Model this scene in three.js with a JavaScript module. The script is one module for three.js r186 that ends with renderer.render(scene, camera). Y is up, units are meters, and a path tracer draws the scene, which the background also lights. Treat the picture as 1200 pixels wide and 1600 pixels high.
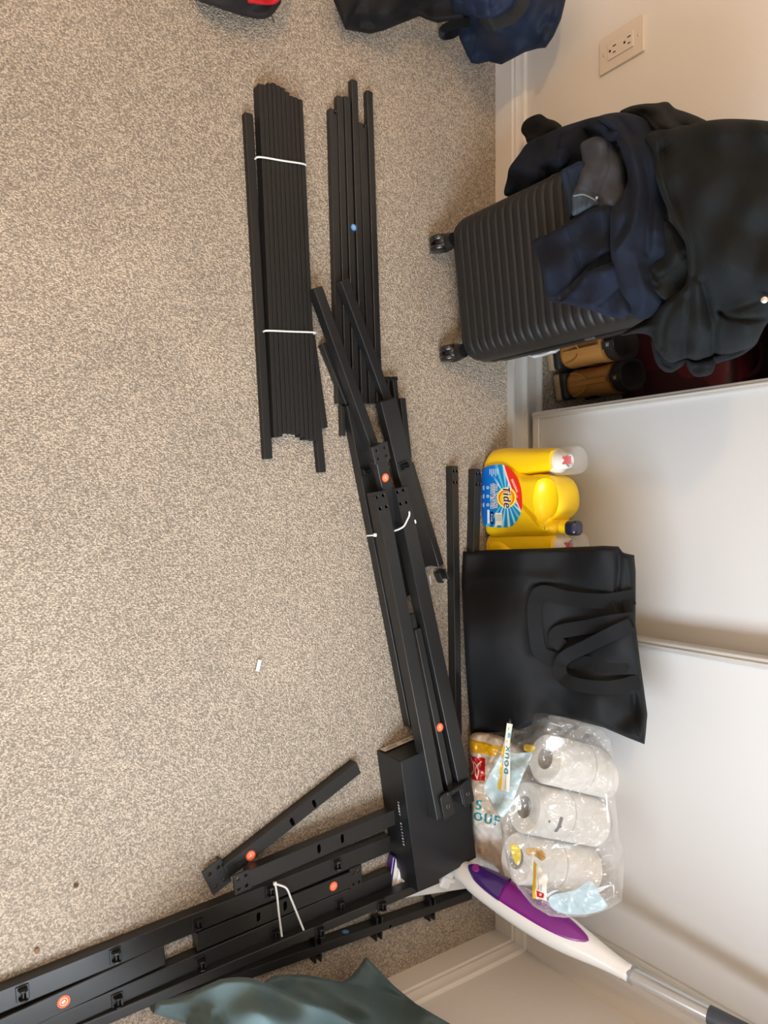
import * as THREE from 'three';
import { RoundedBoxGeometry } from 'three/addons/geometries/RoundedBoxGeometry.js';
import { mergeGeometries, mergeVertices, toCreasedNormals } from 'three/addons/utils/BufferGeometryUtils.js';
import { Brush, Evaluator, SUBTRACTION } from 'three-bvh-csg';
import { RectAreaLightUniformsLib } from 'three/addons/lights/RectAreaLightUniformsLib.js';

// ---------------------------------------------------------------- camera (the photograph was taken with the phone turned on its side)
const V = (x, y, z) => new THREE.Vector3(x, y, z);
const FOCAL = 1150, EYE = 1.2, PITCH = Math.atan(1 / 0.7209);
const cP = Math.cos(PITCH), sP = Math.sin(PITCH);
const FWD = V(0, -sP, -cP), UPV = V(0, cP, -sP);
const scene = new THREE.Scene();
const camera = new THREE.PerspectiveCamera(2 * Math.atan(800 / FOCAL) * 180 / Math.PI, 1200 / 1600, 0.02, 60);
camera.up.set(-1, 0, 0);
camera.position.set(0, EYE, 0);
camera.lookAt(FWD.x, EYE + FWD.y, FWD.z);
scene.add(camera);

// ---------------------------------------------------------------- sky, window light, ceiling lamp, exposure
scene.background = new THREE.Color(0.75, 0.87, 1.0);
RectAreaLightUniformsLib.init();
const WIN = { x: 0.955, z0: -0.65, z1: 0.2, y0: 0.45, y1: 1.8 };
const daylight = new THREE.RectAreaLight(new THREE.Color(0.82, 0.91, 1.0), 17, WIN.z1 - WIN.z0 - 0.1, WIN.y1 - WIN.y0 - 0.1);
daylight.position.set(WIN.x - 0.03, (WIN.y0 + WIN.y1) / 2, (WIN.z0 + WIN.z1) / 2);
daylight.lookAt(-2, (WIN.y0 + WIN.y1) / 2, (WIN.z0 + WIN.z1) / 2);
daylight.name = 'window_daylight';
scene.add(daylight);
const LAMP_POWER = 5.4;
const renderer = new THREE.WebGLRenderer({ antialias: true });
renderer.toneMapping = THREE.LinearToneMapping;
renderer.toneMappingExposure = 0.93;
renderer.shadowMap.enabled = true;

// ---------------------------------------------------------------- helpers
let seed = 12345;
const rnd = () => { seed = (seed * 1664525 + 1013904223) >>> 0; return seed / 4294967296; };
const hash = (i, j) => { let h = (i * 374761393 + j * 668265263) | 0; h = Math.imul(h ^ (h >>> 13), 1274126177); return ((h ^ (h >>> 16)) >>> 0) / 4294967296; };
const sm = t => t * t * (3 - 2 * t);
function noise2(x, y, per = 0) {
  const xi = Math.floor(x), yi = Math.floor(y), u = sm(x - xi), v = sm(y - yi);
  const w = n => per ? ((n % per) + per) % per : n;
  const a = hash(w(xi), w(yi)), b = hash(w(xi + 1), w(yi)), c = hash(w(xi), w(yi + 1)), d = hash(w(xi + 1), w(yi + 1));
  return (a + (b - a) * u) * (1 - v) + (c + (d - c) * u) * v;
}
// points of the room found by surveying the photograph: where a line of sight meets a floor height, a wall distance, a given X, or a given range
const ray = (px, py) => V((py - 800) / FOCAL, 0, 0).add(FWD).addScaledVector(UPV, (px - 600) / FOCAL);
const at = (px, py, t) => ray(px, py).multiplyScalar(t).add(V(0, EYE, 0));
const tY = (px, py, y) => (y - EYE) / ray(px, py).y;
const tD = (px, py, d) => -d / ray(px, py).z;
const onY = (px, py, y = 0) => at(px, py, tY(px, py, y));
const onD = (px, py, d) => at(px, py, tD(px, py, d));
const crop = (x0, y0, k, pts) => pts.map(([x, y, ...r]) => [x0 + x * k, y0 + y * k, ...r]);

const used = {};
function numbered(n) { const k = used[n] = (used[n] ?? -1) + 1; return k ? `${n}_${String(k).padStart(3, '0')}` : n; }
function tag(o, label, category, group) { o.userData.label = label; o.userData.category = category; if (group) o.userData.group = group; return o; }
function thing(name, label, category, group, pos = [0, 0, 0], turn = 0) {
  const g = new THREE.Group(); g.name = numbered(name); g.position.set(...pos); g.rotation.y = turn; scene.add(g);
  return tag(g, label, category, group);
}
function part(name, geo, mat, parent, label) {
  const m = new THREE.Mesh(geo, mat); m.name = name; m.castShadow = m.receiveShadow = true; parent.add(m);
  if (label) m.userData.label = label;
  return m;
}
function single(name, label, category, group, geo, mat) {          // a thing that is one mesh, its origin moved to its base
  const m = new THREE.Mesh(geo, mat); m.name = numbered(name); m.castShadow = m.receiveShadow = true; scene.add(m);
  rebase(m); return tag(m, label, category, group);
}
function rebase(m) {
  m.geometry.computeBoundingBox(); const b = m.geometry.boundingBox, c = b.getCenter(V(0, 0, 0)); c.y = b.min.y;
  m.geometry.translate(-c.x, -c.y, -c.z); m.position.add(c);
}
function settle(g) {                                                // moves a group's origin to the base of its parts
  g.updateMatrixWorld(true); const b = new THREE.Box3().setFromObject(g), c = b.getCenter(V(0, 0, 0)); c.y = b.min.y;
  const d = c.clone().sub(g.position);
  g.children.forEach(k => k.position.sub(d)); g.position.copy(c); return g;
}
function struct(name, geo, mat, parent = scene) {
  const m = new THREE.Mesh(geo, mat); m.name = name; m.castShadow = m.receiveShadow = true; parent.add(m);
  if (parent === scene) m.userData.kind = 'structure';
  return m;
}
const prep = g => { const n = g.index ? g.toNonIndexed() : g; for (const k of Object.keys(n.attributes)) if (!['position', 'normal', 'uv'].includes(k)) n.deleteAttribute(k); return n; };
const join = list => mergeGeometries(list.map(prep));
const box = (w, h, d, x = 0, y = 0, z = 0, r = 0) => (r ? new RoundedBoxGeometry(w, h, d, 2, r) : new THREE.BoxGeometry(w, h, d)).translate(x, y, z);
const slab = (x0, x1, y0, y1, z0, z1) => uvWorld(new THREE.BoxGeometry(x1 - x0, y1 - y0, z1 - z0).translate((x0 + x1) / 2, (y0 + y1) / 2, (z0 + z1) / 2));
function uvWorld(g) {                                               // uv in metres on the dominant plane of every face
  const p = g.attributes.position, n = g.attributes.normal, uv = new Float32Array(p.count * 2);
  for (let i = 0; i < p.count; i++) {
    const ax = Math.abs(n.getX(i)), ay = Math.abs(n.getY(i)), az = Math.abs(n.getZ(i));
    if (ay >= ax && ay >= az) { uv[2 * i] = p.getX(i); uv[2 * i + 1] = p.getZ(i); }
    else if (az >= ax) { uv[2 * i] = p.getX(i); uv[2 * i + 1] = p.getY(i); }
    else { uv[2 * i] = p.getZ(i); uv[2 * i + 1] = p.getY(i); }
  }
  g.setAttribute('uv', new THREE.BufferAttribute(uv, 2)); return g;
}
function catmull(pts, closed, sub = 5) {                             // 2D or 3D arrays
  const n = pts.length, out = [], dim = pts[0].length;
  for (let i = 0; i < (closed ? n : n - 1); i++) {
    const g = k => closed ? pts[(k + n) % n] : pts[Math.max(0, Math.min(n - 1, k))];
    const a = g(i - 1), b = g(i), c = g(i + 1), d = g(i + 2);
    for (let s = 0; s < sub; s++) {
      const t = s / sub, q = [];
      for (let k = 0; k < dim; k++) q.push(0.5 * (2 * b[k] + (c[k] - a[k]) * t + (2 * a[k] - 5 * b[k] + 4 * c[k] - d[k]) * t * t + (3 * b[k] - a[k] - 3 * c[k] + d[k]) * t ** 3));
      out.push(q);
    }
  }
  if (!closed) out.push(pts[n - 1]);
  return out;
}
const segDist = (x, y, a, b) => {
  const dx = b[0] - a[0], dy = b[1] - a[1], t = Math.max(0, Math.min(1, ((x - a[0]) * dx + (y - a[1]) * dy) / (dx * dx + dy * dy || 1e-9)));
  const qx = a[0] + dx * t, qy = a[1] + dy * t; return [Math.hypot(x - qx, y - qy), qx, qy, t];
};
const polyDist = (x, y, pl) => { let d = 1e9; for (let i = 0; i + 1 < pl.length; i++) d = Math.min(d, segDist(x, y, pl[i], pl[i + 1])[0]); return d; };
// A soft solid: closed outline, own distances (range at some points), own front and back thickness, folds as ridges and valleys (metres).
function soft({ outline, depth, front = 0.02, back = 0.02, edge = 14, step = 4, folds = [], wave = 0, waveSize = 40, uvBox, sharp = false, hem = 0.0012 }) {
  const poly = sharp ? outline : catmull(outline, true, 5), n = poly.length;
  const xs = poly.map(p => p[0]), ys = poly.map(p => p[1]);
  const x0 = Math.min(...xs) - step, y0 = Math.min(...ys) - step, nx = Math.ceil((Math.max(...xs) + step - x0) / step), ny = Math.ceil((Math.max(...ys) + step - y0) / step);
  const nodes = [];
  for (let j = 0; j <= ny; j++) for (let i = 0; i <= nx; i++) {
    const x = x0 + i * step, y = y0 + j * step; let inside = false, best = 1e9, bx = x, by = y;
    for (let k = 0; k < n; k++) {
      const a = poly[k], b = poly[(k + 1) % n];
      if ((a[1] > y) !== (b[1] > y) && x < (b[0] - a[0]) * (y - a[1]) / (b[1] - a[1]) + a[0]) inside = !inside;
      const s = segDist(x, y, a, b); if (s[0] < best) { best = s[0]; bx = s[1]; by = s[2]; }
    }
    const snap = !inside || best < step * 0.35;
    nodes.push({ x: snap ? bx : x, y: snap ? by : y, inside, d: snap ? 0 : best });
  }
  const base = (x, y) => { let w = 0, s = 0; for (const [a, b, t] of depth) { const k = 1 / ((a - x) ** 2 + (b - y) ** 2 + 60) ** 1.4; w += k; s += k * t; } return s / w; };
  const fpos = [], bpos = [], id = new Int32Array(nodes.length).fill(-1), idx = [], bidx = [];
  const put = k => {
    if (id[k] >= 0) return id[k];
    const q = nodes[k], u = Math.min(1, q.d / edge), pr = Math.sqrt(1 - (1 - u) ** 2), near = Math.min(1, q.d / 5);
    let off = 0;
    for (const f of folds) { const dd = polyDist(q.x, q.y, f.line) / f.w; if (dd < 3) off += f.a * (f.sharp ? Math.exp(-dd) : Math.exp(-dd * dd)); }
    if (wave) off += wave * ((noise2(q.x / waveSize + 7.3, q.y / waveSize + 1.7) - 0.5) * 2 + (noise2(q.x / waveSize * 2.3, q.y / waveSize * 2.3 + 9) - 0.5));
    const b = base(q.x, q.y), f3 = at(q.x, q.y, b - front * pr - off * (0.25 + 0.75 * near) - hem), b3 = at(q.x, q.y, b + back * pr + hem);
    fpos.push(f3.x, f3.y, f3.z); bpos.push(b3.x, b3.y, b3.z);
    return id[k] = fpos.length / 3 - 1;
  };
  const edges = new Map();
  const tri = (a, b, c) => { if (a === b || b === c || a === c) return; idx.push(a, b, c); bidx.push(a, c, b); for (const [p, q] of [[a, b], [b, c], [c, a]]) { const r = q * 1e6 + p; if (edges.has(r)) edges.delete(r); else edges.set(p * 1e6 + q, [p, q]); } };
  for (let j = 0; j < ny; j++) for (let i = 0; i < nx; i++) {
    const k = [j * (nx + 1) + i, (j + 1) * (nx + 1) + i, (j + 1) * (nx + 1) + i + 1, j * (nx + 1) + i + 1];
    if (!k.some(q => nodes[q].inside)) continue;
    const m = k.map(put); tri(m[0], m[1], m[2]); tri(m[0], m[2], m[3]);
  }
  const nf = fpos.length / 3, all = idx.concat(bidx.map(v => v + nf));
  for (const [a, b] of edges.values()) all.push(b, a, a + nf, b, a + nf, b + nf);
  const pos = fpos.concat(bpos), uv = new Float32Array(nf * 4);
  for (let i = 0; i < nf * 2; i++) {
    const x = pos[3 * i], v = pos[3 * i + 1] * 0.7 - pos[3 * i + 2] * 0.7;
    uv[2 * i] = uvBox ? (x - uvBox[0]) / (uvBox[1] - uvBox[0]) : x; uv[2 * i + 1] = uvBox ? (v - uvBox[2]) / (uvBox[3] - uvBox[2]) : v;
  }
  const g = new THREE.BufferGeometry();
  g.setAttribute('position', new THREE.Float32BufferAttribute(pos, 3)); g.setAttribute('uv', new THREE.BufferAttribute(uv, 2)); g.setIndex(all); g.computeVertexNormals();
  return g;
}
// a strap: 3D points with a width direction and a thickness
function strap(pts, widthDir, width, thick = 0.0015, sub = 6) {
  const cv = catmull(pts.map(p => [p.x, p.y, p.z]), false, sub).map(p => V(...p)), pos = [], idx = [];
  cv.forEach((p, i) => {
    const t = cv[Math.min(cv.length - 1, i + 1)].clone().sub(cv[Math.max(0, i - 1)]).normalize();
    const nrm = typeof widthDir === 'function' ? widthDir(p, t) : widthDir.clone();
    const w = nrm.clone().cross(t).normalize(), m = t.clone().cross(w).normalize();
    for (const [a, b] of [[-1, 1], [1, 1], [1, -1], [-1, -1]]) { const q = p.clone().addScaledVector(w, a * width / 2).addScaledVector(m, b * thick / 2); pos.push(q.x, q.y, q.z); }
    if (i) for (let k = 0; k < 4; k++) { const a = (i - 1) * 4 + k, b = (i - 1) * 4 + (k + 1) % 4, c = i * 4 + k, d = i * 4 + (k + 1) % 4; idx.push(a, c, b, b, c, d); }
  });
  const e = (cv.length - 1) * 4; idx.push(0, 1, 2, 0, 2, 3, e, e + 2, e + 1, e, e + 3, e + 2);
  let g = new THREE.BufferGeometry(); g.setAttribute('position', new THREE.Float32BufferAttribute(pos, 3)); g.setIndex(idx);
  g = g.toNonIndexed(); g.setAttribute('uv', new THREE.Float32BufferAttribute(new Float32Array(g.attributes.position.count * 2), 2)); g.computeVertexNormals(); return toCreasedNormals(g, 0.7);
}
const tube = (pts, r, seg = 32, rad = 8) => new THREE.TubeGeometry(new THREE.CatmullRomCurve3(pts, false, 'centripetal'), seg, r, rad, false);
// a slightly curved sheet between four corners, uv 0..1
function sheet(p00, p10, p11, p01, nu = 8, nv = 8, bulge = 0, thick = 0.0006, wob = 0) {
  const nrm = p10.clone().sub(p00).cross(p01.clone().sub(p00)).normalize(), pos = [], uv = [], idx = [];
  for (let s = 0; s < 2; s++) for (let j = 0; j <= nv; j++) for (let i = 0; i <= nu; i++) {
    const u = i / nu, v = j / nv, p = p00.clone().lerp(p10, u).lerp(p01.clone().lerp(p11, u), v);
    p.addScaledVector(nrm, bulge * 4 * u * (1 - u) + wob * (noise2(u * 4 + 3, v * 5) - 0.5) - s * thick);
    pos.push(p.x, p.y, p.z); uv.push(u, v);
  }
  const o = (nu + 1) * (nv + 1);
  for (let j = 0; j < nv; j++) for (let i = 0; i < nu; i++) {
    const a = j * (nu + 1) + i, b = a + 1, c = a + nu + 1, d = c + 1;
    idx.push(a, b, d, a, d, c, o + a, o + d, o + b, o + a, o + c, o + d);
  }
  const rim = []; for (let i = 0; i < nu; i++) rim.push([i, i + 1]); for (let j = 0; j < nv; j++) rim.push([j * (nu + 1) + nu, (j + 1) * (nu + 1) + nu]);
  for (let i = nu; i > 0; i--) rim.push([nv * (nu + 1) + i, nv * (nu + 1) + i - 1]); for (let j = nv; j > 0; j--) rim.push([j * (nu + 1), (j - 1) * (nu + 1)]);
  for (const [a, b] of rim) idx.push(b, a, o + a, b, o + a, o + b);
  const g = new THREE.BufferGeometry(); g.setAttribute('position', new THREE.Float32BufferAttribute(pos, 3)); g.setAttribute('uv', new THREE.Float32BufferAttribute(uv, 2)); g.setIndex(idx); g.computeVertexNormals();
  return g;
}
// rings of points joined into a skin (each ring the same number of points), ends capped
function skin(rings, caps = true) {
  const m = rings[0].length, pos = [], idx = [], uv = [];
  rings.forEach((r, j) => r.forEach((p, i) => { pos.push(p.x, p.y, p.z); uv.push(i / m, j / (rings.length - 1)); }));
  for (let j = 0; j + 1 < rings.length; j++) for (let i = 0; i < m; i++) { const a = j * m + i, b = j * m + (i + 1) % m; idx.push(a, b, b + m, a, b + m, a + m); }
  if (caps) for (const [j, s] of [[0, 1], [rings.length - 1, -1]]) {
    const c = V(0, 0, 0); rings[j].forEach(p => c.add(p)); c.divideScalar(m); const k = pos.length / 3; pos.push(c.x, c.y, c.z); uv.push(0.5, j ? 1 : 0);
    for (let i = 0; i < m; i++) { const a = j * m + i, b = j * m + (i + 1) % m; s > 0 ? idx.push(k, b, a) : idx.push(k, a, b); }
  }
  const g = new THREE.BufferGeometry(); g.setAttribute('position', new THREE.Float32BufferAttribute(pos, 3)); g.setAttribute('uv', new THREE.Float32BufferAttribute(uv, 2)); g.setIndex(idx); g.computeVertexNormals(); return g;
}

// ---------------------------------------------------------------- textures and materials
function dataTex(n, fn, srgb, repeat = 1, grey = false) {
  const d = new Uint8Array(n * n * 4);
  for (let j = 0; j < n; j++) for (let i = 0; i < n; i++) { const c = fn(i, j), k = (j * n + i) * 4; if (grey) { d[k] = d[k + 1] = d[k + 2] = c; } else { d[k] = c[0]; d[k + 1] = c[1]; d[k + 2] = c[2]; } d[k + 3] = 255; }
  const t = new THREE.DataTexture(d, n, n); t.wrapS = t.wrapT = THREE.RepeatWrapping; t.magFilter = THREE.LinearFilter; t.minFilter = THREE.LinearMipmapLinearFilter; t.generateMipmaps = true;
  if (srgb) t.colorSpace = THREE.SRGBColorSpace; t.repeat.set(repeat, repeat); t.needsUpdate = true; return t;
}
function canvasTex(w, h, draw) {
  const c = document.createElement('canvas'); c.width = w; c.height = h; draw(c.getContext('2d'), w, h);
  const t = new THREE.CanvasTexture(c); t.colorSpace = THREE.SRGBColorSpace; t.anisotropy = 8; return t;
}
const M = (o) => new THREE.MeshStandardMaterial(o);
const P = (o) => new THREE.MeshPhysicalMaterial(o);
const lin = (r, g, b) => new THREE.Color().setRGB(r, g, b);
// cut-pile carpet: small twisted tufts, each with its own tone and height
const CN = 2048, CCELL = 330;                                       // cells per side of a tile of 1 m
const carpetField = (() => {
  const h = new Float32Array(CN * CN), tone = new Float32Array(CN * CN), k = CCELL / CN;
  for (let j = 0; j < CN; j++) for (let i = 0; i < CN; i++) {
    const x = i * k, y = j * k, xi = Math.floor(x), yi = Math.floor(y); let best = 9, bt = 0;
    for (let b = -1; b <= 1; b++) for (let a = -1; a <= 1; a++) {
      const ci = ((xi + a) % CCELL + CCELL) % CCELL, cj = ((yi + b) % CCELL + CCELL) % CCELL;
      const cx = xi + a + 0.1 + 0.8 * hash(ci, cj), cy = yi + b + 0.1 + 0.8 * hash(ci + 911, cj + 37), an = hash(ci + 5, cj + 77) * 3.14;
      const dx = x - cx, dy = y - cy, u = dx * Math.cos(an) + dy * Math.sin(an), v = -dx * Math.sin(an) + dy * Math.cos(an), d = u * u * 0.75 + v * v * 1.6;
      if (d < best) { best = d; bt = hash(ci + 31, cj + 501); }
    }
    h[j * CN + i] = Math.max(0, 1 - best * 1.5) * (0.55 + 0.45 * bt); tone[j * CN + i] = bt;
  }
  return { h, tone };
})();
const carpetMap = dataTex(CN, (i, j) => {
  const k = j * CN + i, t = carpetField.tone[k], h = carpetField.h[k], n = noise2(i / 180, j / 180, 0) * 0 + noise2(i * 8 / CN, j * 8 / CN, 8);
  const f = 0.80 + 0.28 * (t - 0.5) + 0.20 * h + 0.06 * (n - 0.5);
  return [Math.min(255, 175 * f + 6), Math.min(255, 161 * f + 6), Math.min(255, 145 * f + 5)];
}, true);
const carpetBump = dataTex(CN, (i, j) => 255 * carpetField.h[j * CN + i], false, 1, true);
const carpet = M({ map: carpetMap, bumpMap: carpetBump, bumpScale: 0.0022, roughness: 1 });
const wallBump = dataTex(512, (i, j) => 120 + 60 * noise2(i / 4, j / 4, 128) + 50 * noise2(i / 9, j / 9, 0), false, 3, true);
const wallMat = M({ color: lin(0.73, 0.69, 0.645), roughness: 0.75, bumpMap: wallBump, bumpScale: 0.0004 });
const ceilMat = M({ color: lin(0.75, 0.72, 0.68), roughness: 0.9 });
const trimMat = M({ color: lin(0.74, 0.70, 0.65), roughness: 0.42 });
const doorMat = M({ color: lin(0.60, 0.60, 0.595), roughness: 0.38 });
const trackMat = M({ color: lin(0.62, 0.61, 0.58), roughness: 0.35, metalness: 0.35 });
const bronzeMat = M({ color: lin(0.5, 0.46, 0.40), roughness: 0.4, metalness: 0.25 });
const specks = dataTex(256, (i, j) => 128 + 60 * (noise2(i / 1.6, j / 1.6, 160) - 0.5), false, 40, true);
const black = M({ color: lin(0.0135, 0.0135, 0.0135), roughness: 0.36, bumpMap: specks, bumpScale: 0.00008 });
const blackSlat = M({ color: lin(0.0058, 0.0052, 0.0047), roughness: 0.55 });
const hollow = M({ color: lin(0.004, 0.004, 0.005), roughness: 0.9 });
const plasticBlack = M({ color: lin(0.008, 0.008, 0.008), roughness: 0.35 });
const tieMat = P({ color: lin(0.78, 0.79, 0.78), roughness: 0.35, clearcoat: 0.2 });
const weave = (n, rep) => dataTex(128, (i, j) => 110 + 70 * ((Math.sin(i * Math.PI / 4 + (j >> 2) * 1.7) + 1) / 2) * ((j % 4) / 3) + 60 * hash(i, j + n), false, rep, true);
const weaveA = weave(1, 34), weaveB = weave(9, 22);
const cloth = (r, g, b, sheen = 0.5, rough = 0.95, bump = weaveA, bs = 0.0006) => P({ color: lin(r, g, b), roughness: rough, specularIntensity: 0.5, sheen, sheenColor: lin(r * 2.2 + 0.004, g * 2.2 + 0.004, b * 2.2 + 0.004), sheenRoughness: 0.5, bumpMap: bump, bumpScale: bs });
const film = P({ color: lin(0.985, 0.99, 0.99), transmission: 0.93, thickness: 0, roughness: 0.07, ior: 1.6 });

// ================================================================ the room
const L = -2.3, R = 0.955, BACK = 1.19, FRONT = 1.7, TOP = 2.4, CL = -0.53, CR = 0.9, CB = 1.92, HEAD = 2.03;
{
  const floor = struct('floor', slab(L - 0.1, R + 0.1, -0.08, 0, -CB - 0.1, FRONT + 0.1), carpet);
  floor.geometry.attributes.uv.needsUpdate = true;
  struct('ceiling', slab(L - 0.1, R + 0.1, TOP, TOP + 0.1, -CB - 0.1, FRONT + 0.1), ceilMat);
  struct('wall_back', join([slab(L, CL, 0, TOP, -BACK - 0.11, -BACK), slab(CR, R, 0, TOP, -BACK - 0.11, -BACK), slab(CL, CR, HEAD, TOP, -BACK - 0.11, -BACK)]), wallMat);
  struct('wall_left', slab(L - 0.1, L, 0, TOP, -CB - 0.1, FRONT + 0.1), wallMat);
  struct('wall_front', slab(L, R, 0, TOP, FRONT, FRONT + 0.1), wallMat);
  struct('wall_right', join([slab(R, R + 0.1, 0, WIN.y0, -CB - 0.1, FRONT + 0.1), slab(R, R + 0.1, WIN.y1, TOP, -CB - 0.1, FRONT + 0.1),
    slab(R, R + 0.1, WIN.y0, WIN.y1, -CB - 0.1, WIN.z0), slab(R, R + 0.1, WIN.y0, WIN.y1, WIN.z1, FRONT + 0.1)]), wallMat);
  struct('wall_closet', join([slab(L, R, 0, TOP, -CB - 0.1, -CB), slab(CL - 0.08, CL, 0, TOP, -CB, -BACK - 0.11), slab(CR, R, 0, TOP, -CB, -BACK - 0.11), slab(CL, CR, HEAD + 0.1, HEAD + 0.15, -CB, -BACK - 0.11)]), wallMat);
  // window in the right wall, out of the photograph, where the daylight comes in
  const w = struct('window_1', join([
    slab(R - 0.012, R + 0.06, WIN.y0 - 0.05, WIN.y0, WIN.z0 - 0.05, WIN.z1 + 0.05), slab(R - 0.012, R + 0.06, WIN.y1, WIN.y1 + 0.05, WIN.z0 - 0.05, WIN.z1 + 0.05),
    slab(R - 0.012, R + 0.06, WIN.y0, WIN.y1, WIN.z0 - 0.05, WIN.z0), slab(R - 0.012, R + 0.06, WIN.y0, WIN.y1, WIN.z1, WIN.z1 + 0.05),
    slab(R + 0.03, R + 0.06, WIN.y0, WIN.y1, (WIN.z0 + WIN.z1) / 2 - 0.02, (WIN.z0 + WIN.z1) / 2 + 0.02)]), trimMat);
  struct('window_pane', slab(R + 0.04, R + 0.045, WIN.y0, WIN.y1, WIN.z0, WIN.z1), P({ color: 0xffffff, transmission: 1, thickness: 0, roughness: 0, ior: 1.5 }), w);

  // moulded baseboards: profile (distance from wall, height) swept along the wall
  const prof = [[0, 0], [0.015, 0], [0.015, 0.05], [0.0135, 0.053], [0.0125, 0.054], [0.0125, 0.060], [0.0095, 0.067], [0.0075, 0.074], [0.0072, 0.079], [0.003, 0.083], [0, 0.083]];
  const sweep = (p0, p1, nx, nz) => {
    const rings = [p0, p1].map(([x, z], e) => prof.map(([d, h]) => V(x + nx * d + (e ? 0 : 0), h, z + nz * d)));
    const flip = (p1[0] - p0[0]) * nz - (p1[1] - p0[1]) * nx;
    if (flip < 0) rings.reverse();
    let g = skin(rings); g = g.toNonIndexed(); g.computeVertexNormals(); return uvWorld(toCreasedNormals(g, 0.35));
  };
  struct('baseboard_back', sweep([L, -BACK], [CL, -BACK], 0, 1), trimMat);
  struct('baseboard_right', join([sweep([R, -BACK], [R, FRONT], -1, 0), sweep([CR, -BACK], [R, -BACK], 0, 1)]), trimMat);
  // closet opening: lining, floor track
  struct('trim_1', join([slab(CL, CL + 0.012, 0, HEAD, -BACK - 0.11, -BACK + 0.002), slab(CR - 0.014, CR, 0, HEAD, -BACK - 0.11, -BACK + 0.002), slab(CL + 0.012, CR - 0.014, HEAD - 0.012, HEAD, -BACK - 0.11, -BACK)]), trimMat);
  struct('trim_2', join([slab(CL + 0.012, CR - 0.014, 0, 0.006, -1.315, -1.213), slab(CL + 0.012, CR - 0.014, 0.006, 0.017, -1.219, -1.213), slab(CL + 0.012, CR - 0.014, 0.006, 0.014, -1.266, -1.262), slab(CL + 0.012, CR - 0.014, 0.006, 0.014, -1.315, -1.311)]), trackMat);
  // two sliding closet doors on their two tracks
  const slide = (name, x0, x1, z, s) => {
    const d = struct(name, slab(x0 + 0.012, x1 - 0.012, 0.03, HEAD - 0.03, z - 0.02, z - 0.006), doorMat);
    const st = (a, b) => join([box(b - a, HEAD - 0.034, 0.03, (a + b) / 2, HEAD / 2, z - 0.012, 0.003), box(0.0035, HEAD - 0.04, 0.005, a + (b - a) * 0.5, HEAD / 2, z + 0.004, 0.0012)]);
    struct('stile', st(x0, x0 + s), trackMat, d); struct('stile', st(x1 - s, x1), trackMat, d);
    struct('rail', box(x1 - x0, 0.02, 0.028, (x0 + x1) / 2, 0.028, z - 0.012, 0.002), trackMat, d); struct('rail', box(x1 - x0, 0.03, 0.028, (x0 + x1) / 2, HEAD - 0.03, z - 0.012, 0.002), trackMat, d);
  };
  slide('door_1', -0.231, 0.31, -1.277, 0.017);
  slide('door_2', 0.243, 0.885, -1.231, 0.02);
}
// ceiling lamp, above and outside the picture
{
  const lamp = thing('ceiling_lamp', 'round opal glass lamp on the bedroom ceiling', 'lamp', null, [-1.3, TOP - 0.09, 0.85]);
  part('canopy', new THREE.CylinderGeometry(0.13, 0.14, 0.02, 48).translate(0, 0.08, 0), trimMat, lamp);
  part('shade', new THREE.LatheGeometry([[0, -0.05], [0.05, -0.046], [0.1, -0.02], [0.125, 0.03], [0.125, 0.07]].map(p => new THREE.Vector2(...p)), 48), M({ color: 0xfff4e2, emissive: new THREE.Color(1, 0.78, 0.52), emissiveIntensity: 0.8, roughness: 0.5, side: THREE.DoubleSide }), lamp);
  const pl = new THREE.PointLight(new THREE.Color(1, 0.64, 0.33), LAMP_POWER, 0, 2); pl.castShadow = true; pl.shadow.radius = 4; pl.position.set(0, 0.01, 0); lamp.add(pl);
}
// wall socket
{
  const ivory = M({ color: lin(0.70, 0.62, 0.53), roughness: 0.35 });
  const g = thing('wall_socket', 'white double power socket with square cover plate on the wall above the baseboard', 'socket', null, [-0.888, 0.327, -BACK], 0); g.scale.set(0.97, 0.87, 1);
  const s = new THREE.Shape(), rr = (x, y, w, h, r) => { s.moveTo(x + r, y); s.lineTo(x + w - r, y); s.quadraticCurveTo(x + w, y, x + w, y + r); s.lineTo(x + w, y + h - r); s.quadraticCurveTo(x + w, y + h, x + w - r, y + h); s.lineTo(x + r, y + h); s.quadraticCurveTo(x, y + h, x, y + h - r); s.lineTo(x, y + r); s.quadraticCurveTo(x, y, x + r, y); };
  rr(-0.034, -0.056, 0.068, 0.112, 0.003);
  part('cover_plate', new THREE.ExtrudeGeometry(s, { depth: 0.002, bevelEnabled: true, bevelSize: 0.002, bevelThickness: 0.003, bevelSegments: 2, steps: 1 }), ivory, g);
  const rc = part('receptacle', box(0.033, 0.066, 0.003, 0, 0, 0.0058, 0.0012), ivory, g);
  for (const y of [-0.019, 0.019]) {
    part('slot', box(0.0022, 0.0085, 0.0006, -0.0063, y + 0.004, 0.0073), hollow, rc); part('slot', box(0.0022, 0.007, 0.0006, 0.0063, y + 0.004, 0.0073), hollow, rc);
    part('ground_hole', new THREE.CylinderGeometry(0.0026, 0.0026, 0.0006, 16).rotateX(Math.PI / 2).translate(0, y - 0.0075, 0.0073), hollow, rc);
  }
  for (const y of [-0.0445, 0.0445]) { const sc = part('screw', new THREE.SphereGeometry(0.0028, 14, 6, 0, 6.3, 0, 1.2).rotateX(Math.PI / 2).scale(1, 1, 0.5).translate(0, y, 0.0046), ivory, g); part('slot', box(0.0045, 0.0007, 0.0004, 0, y, 0.0061), hollow, sc); }
}

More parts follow.
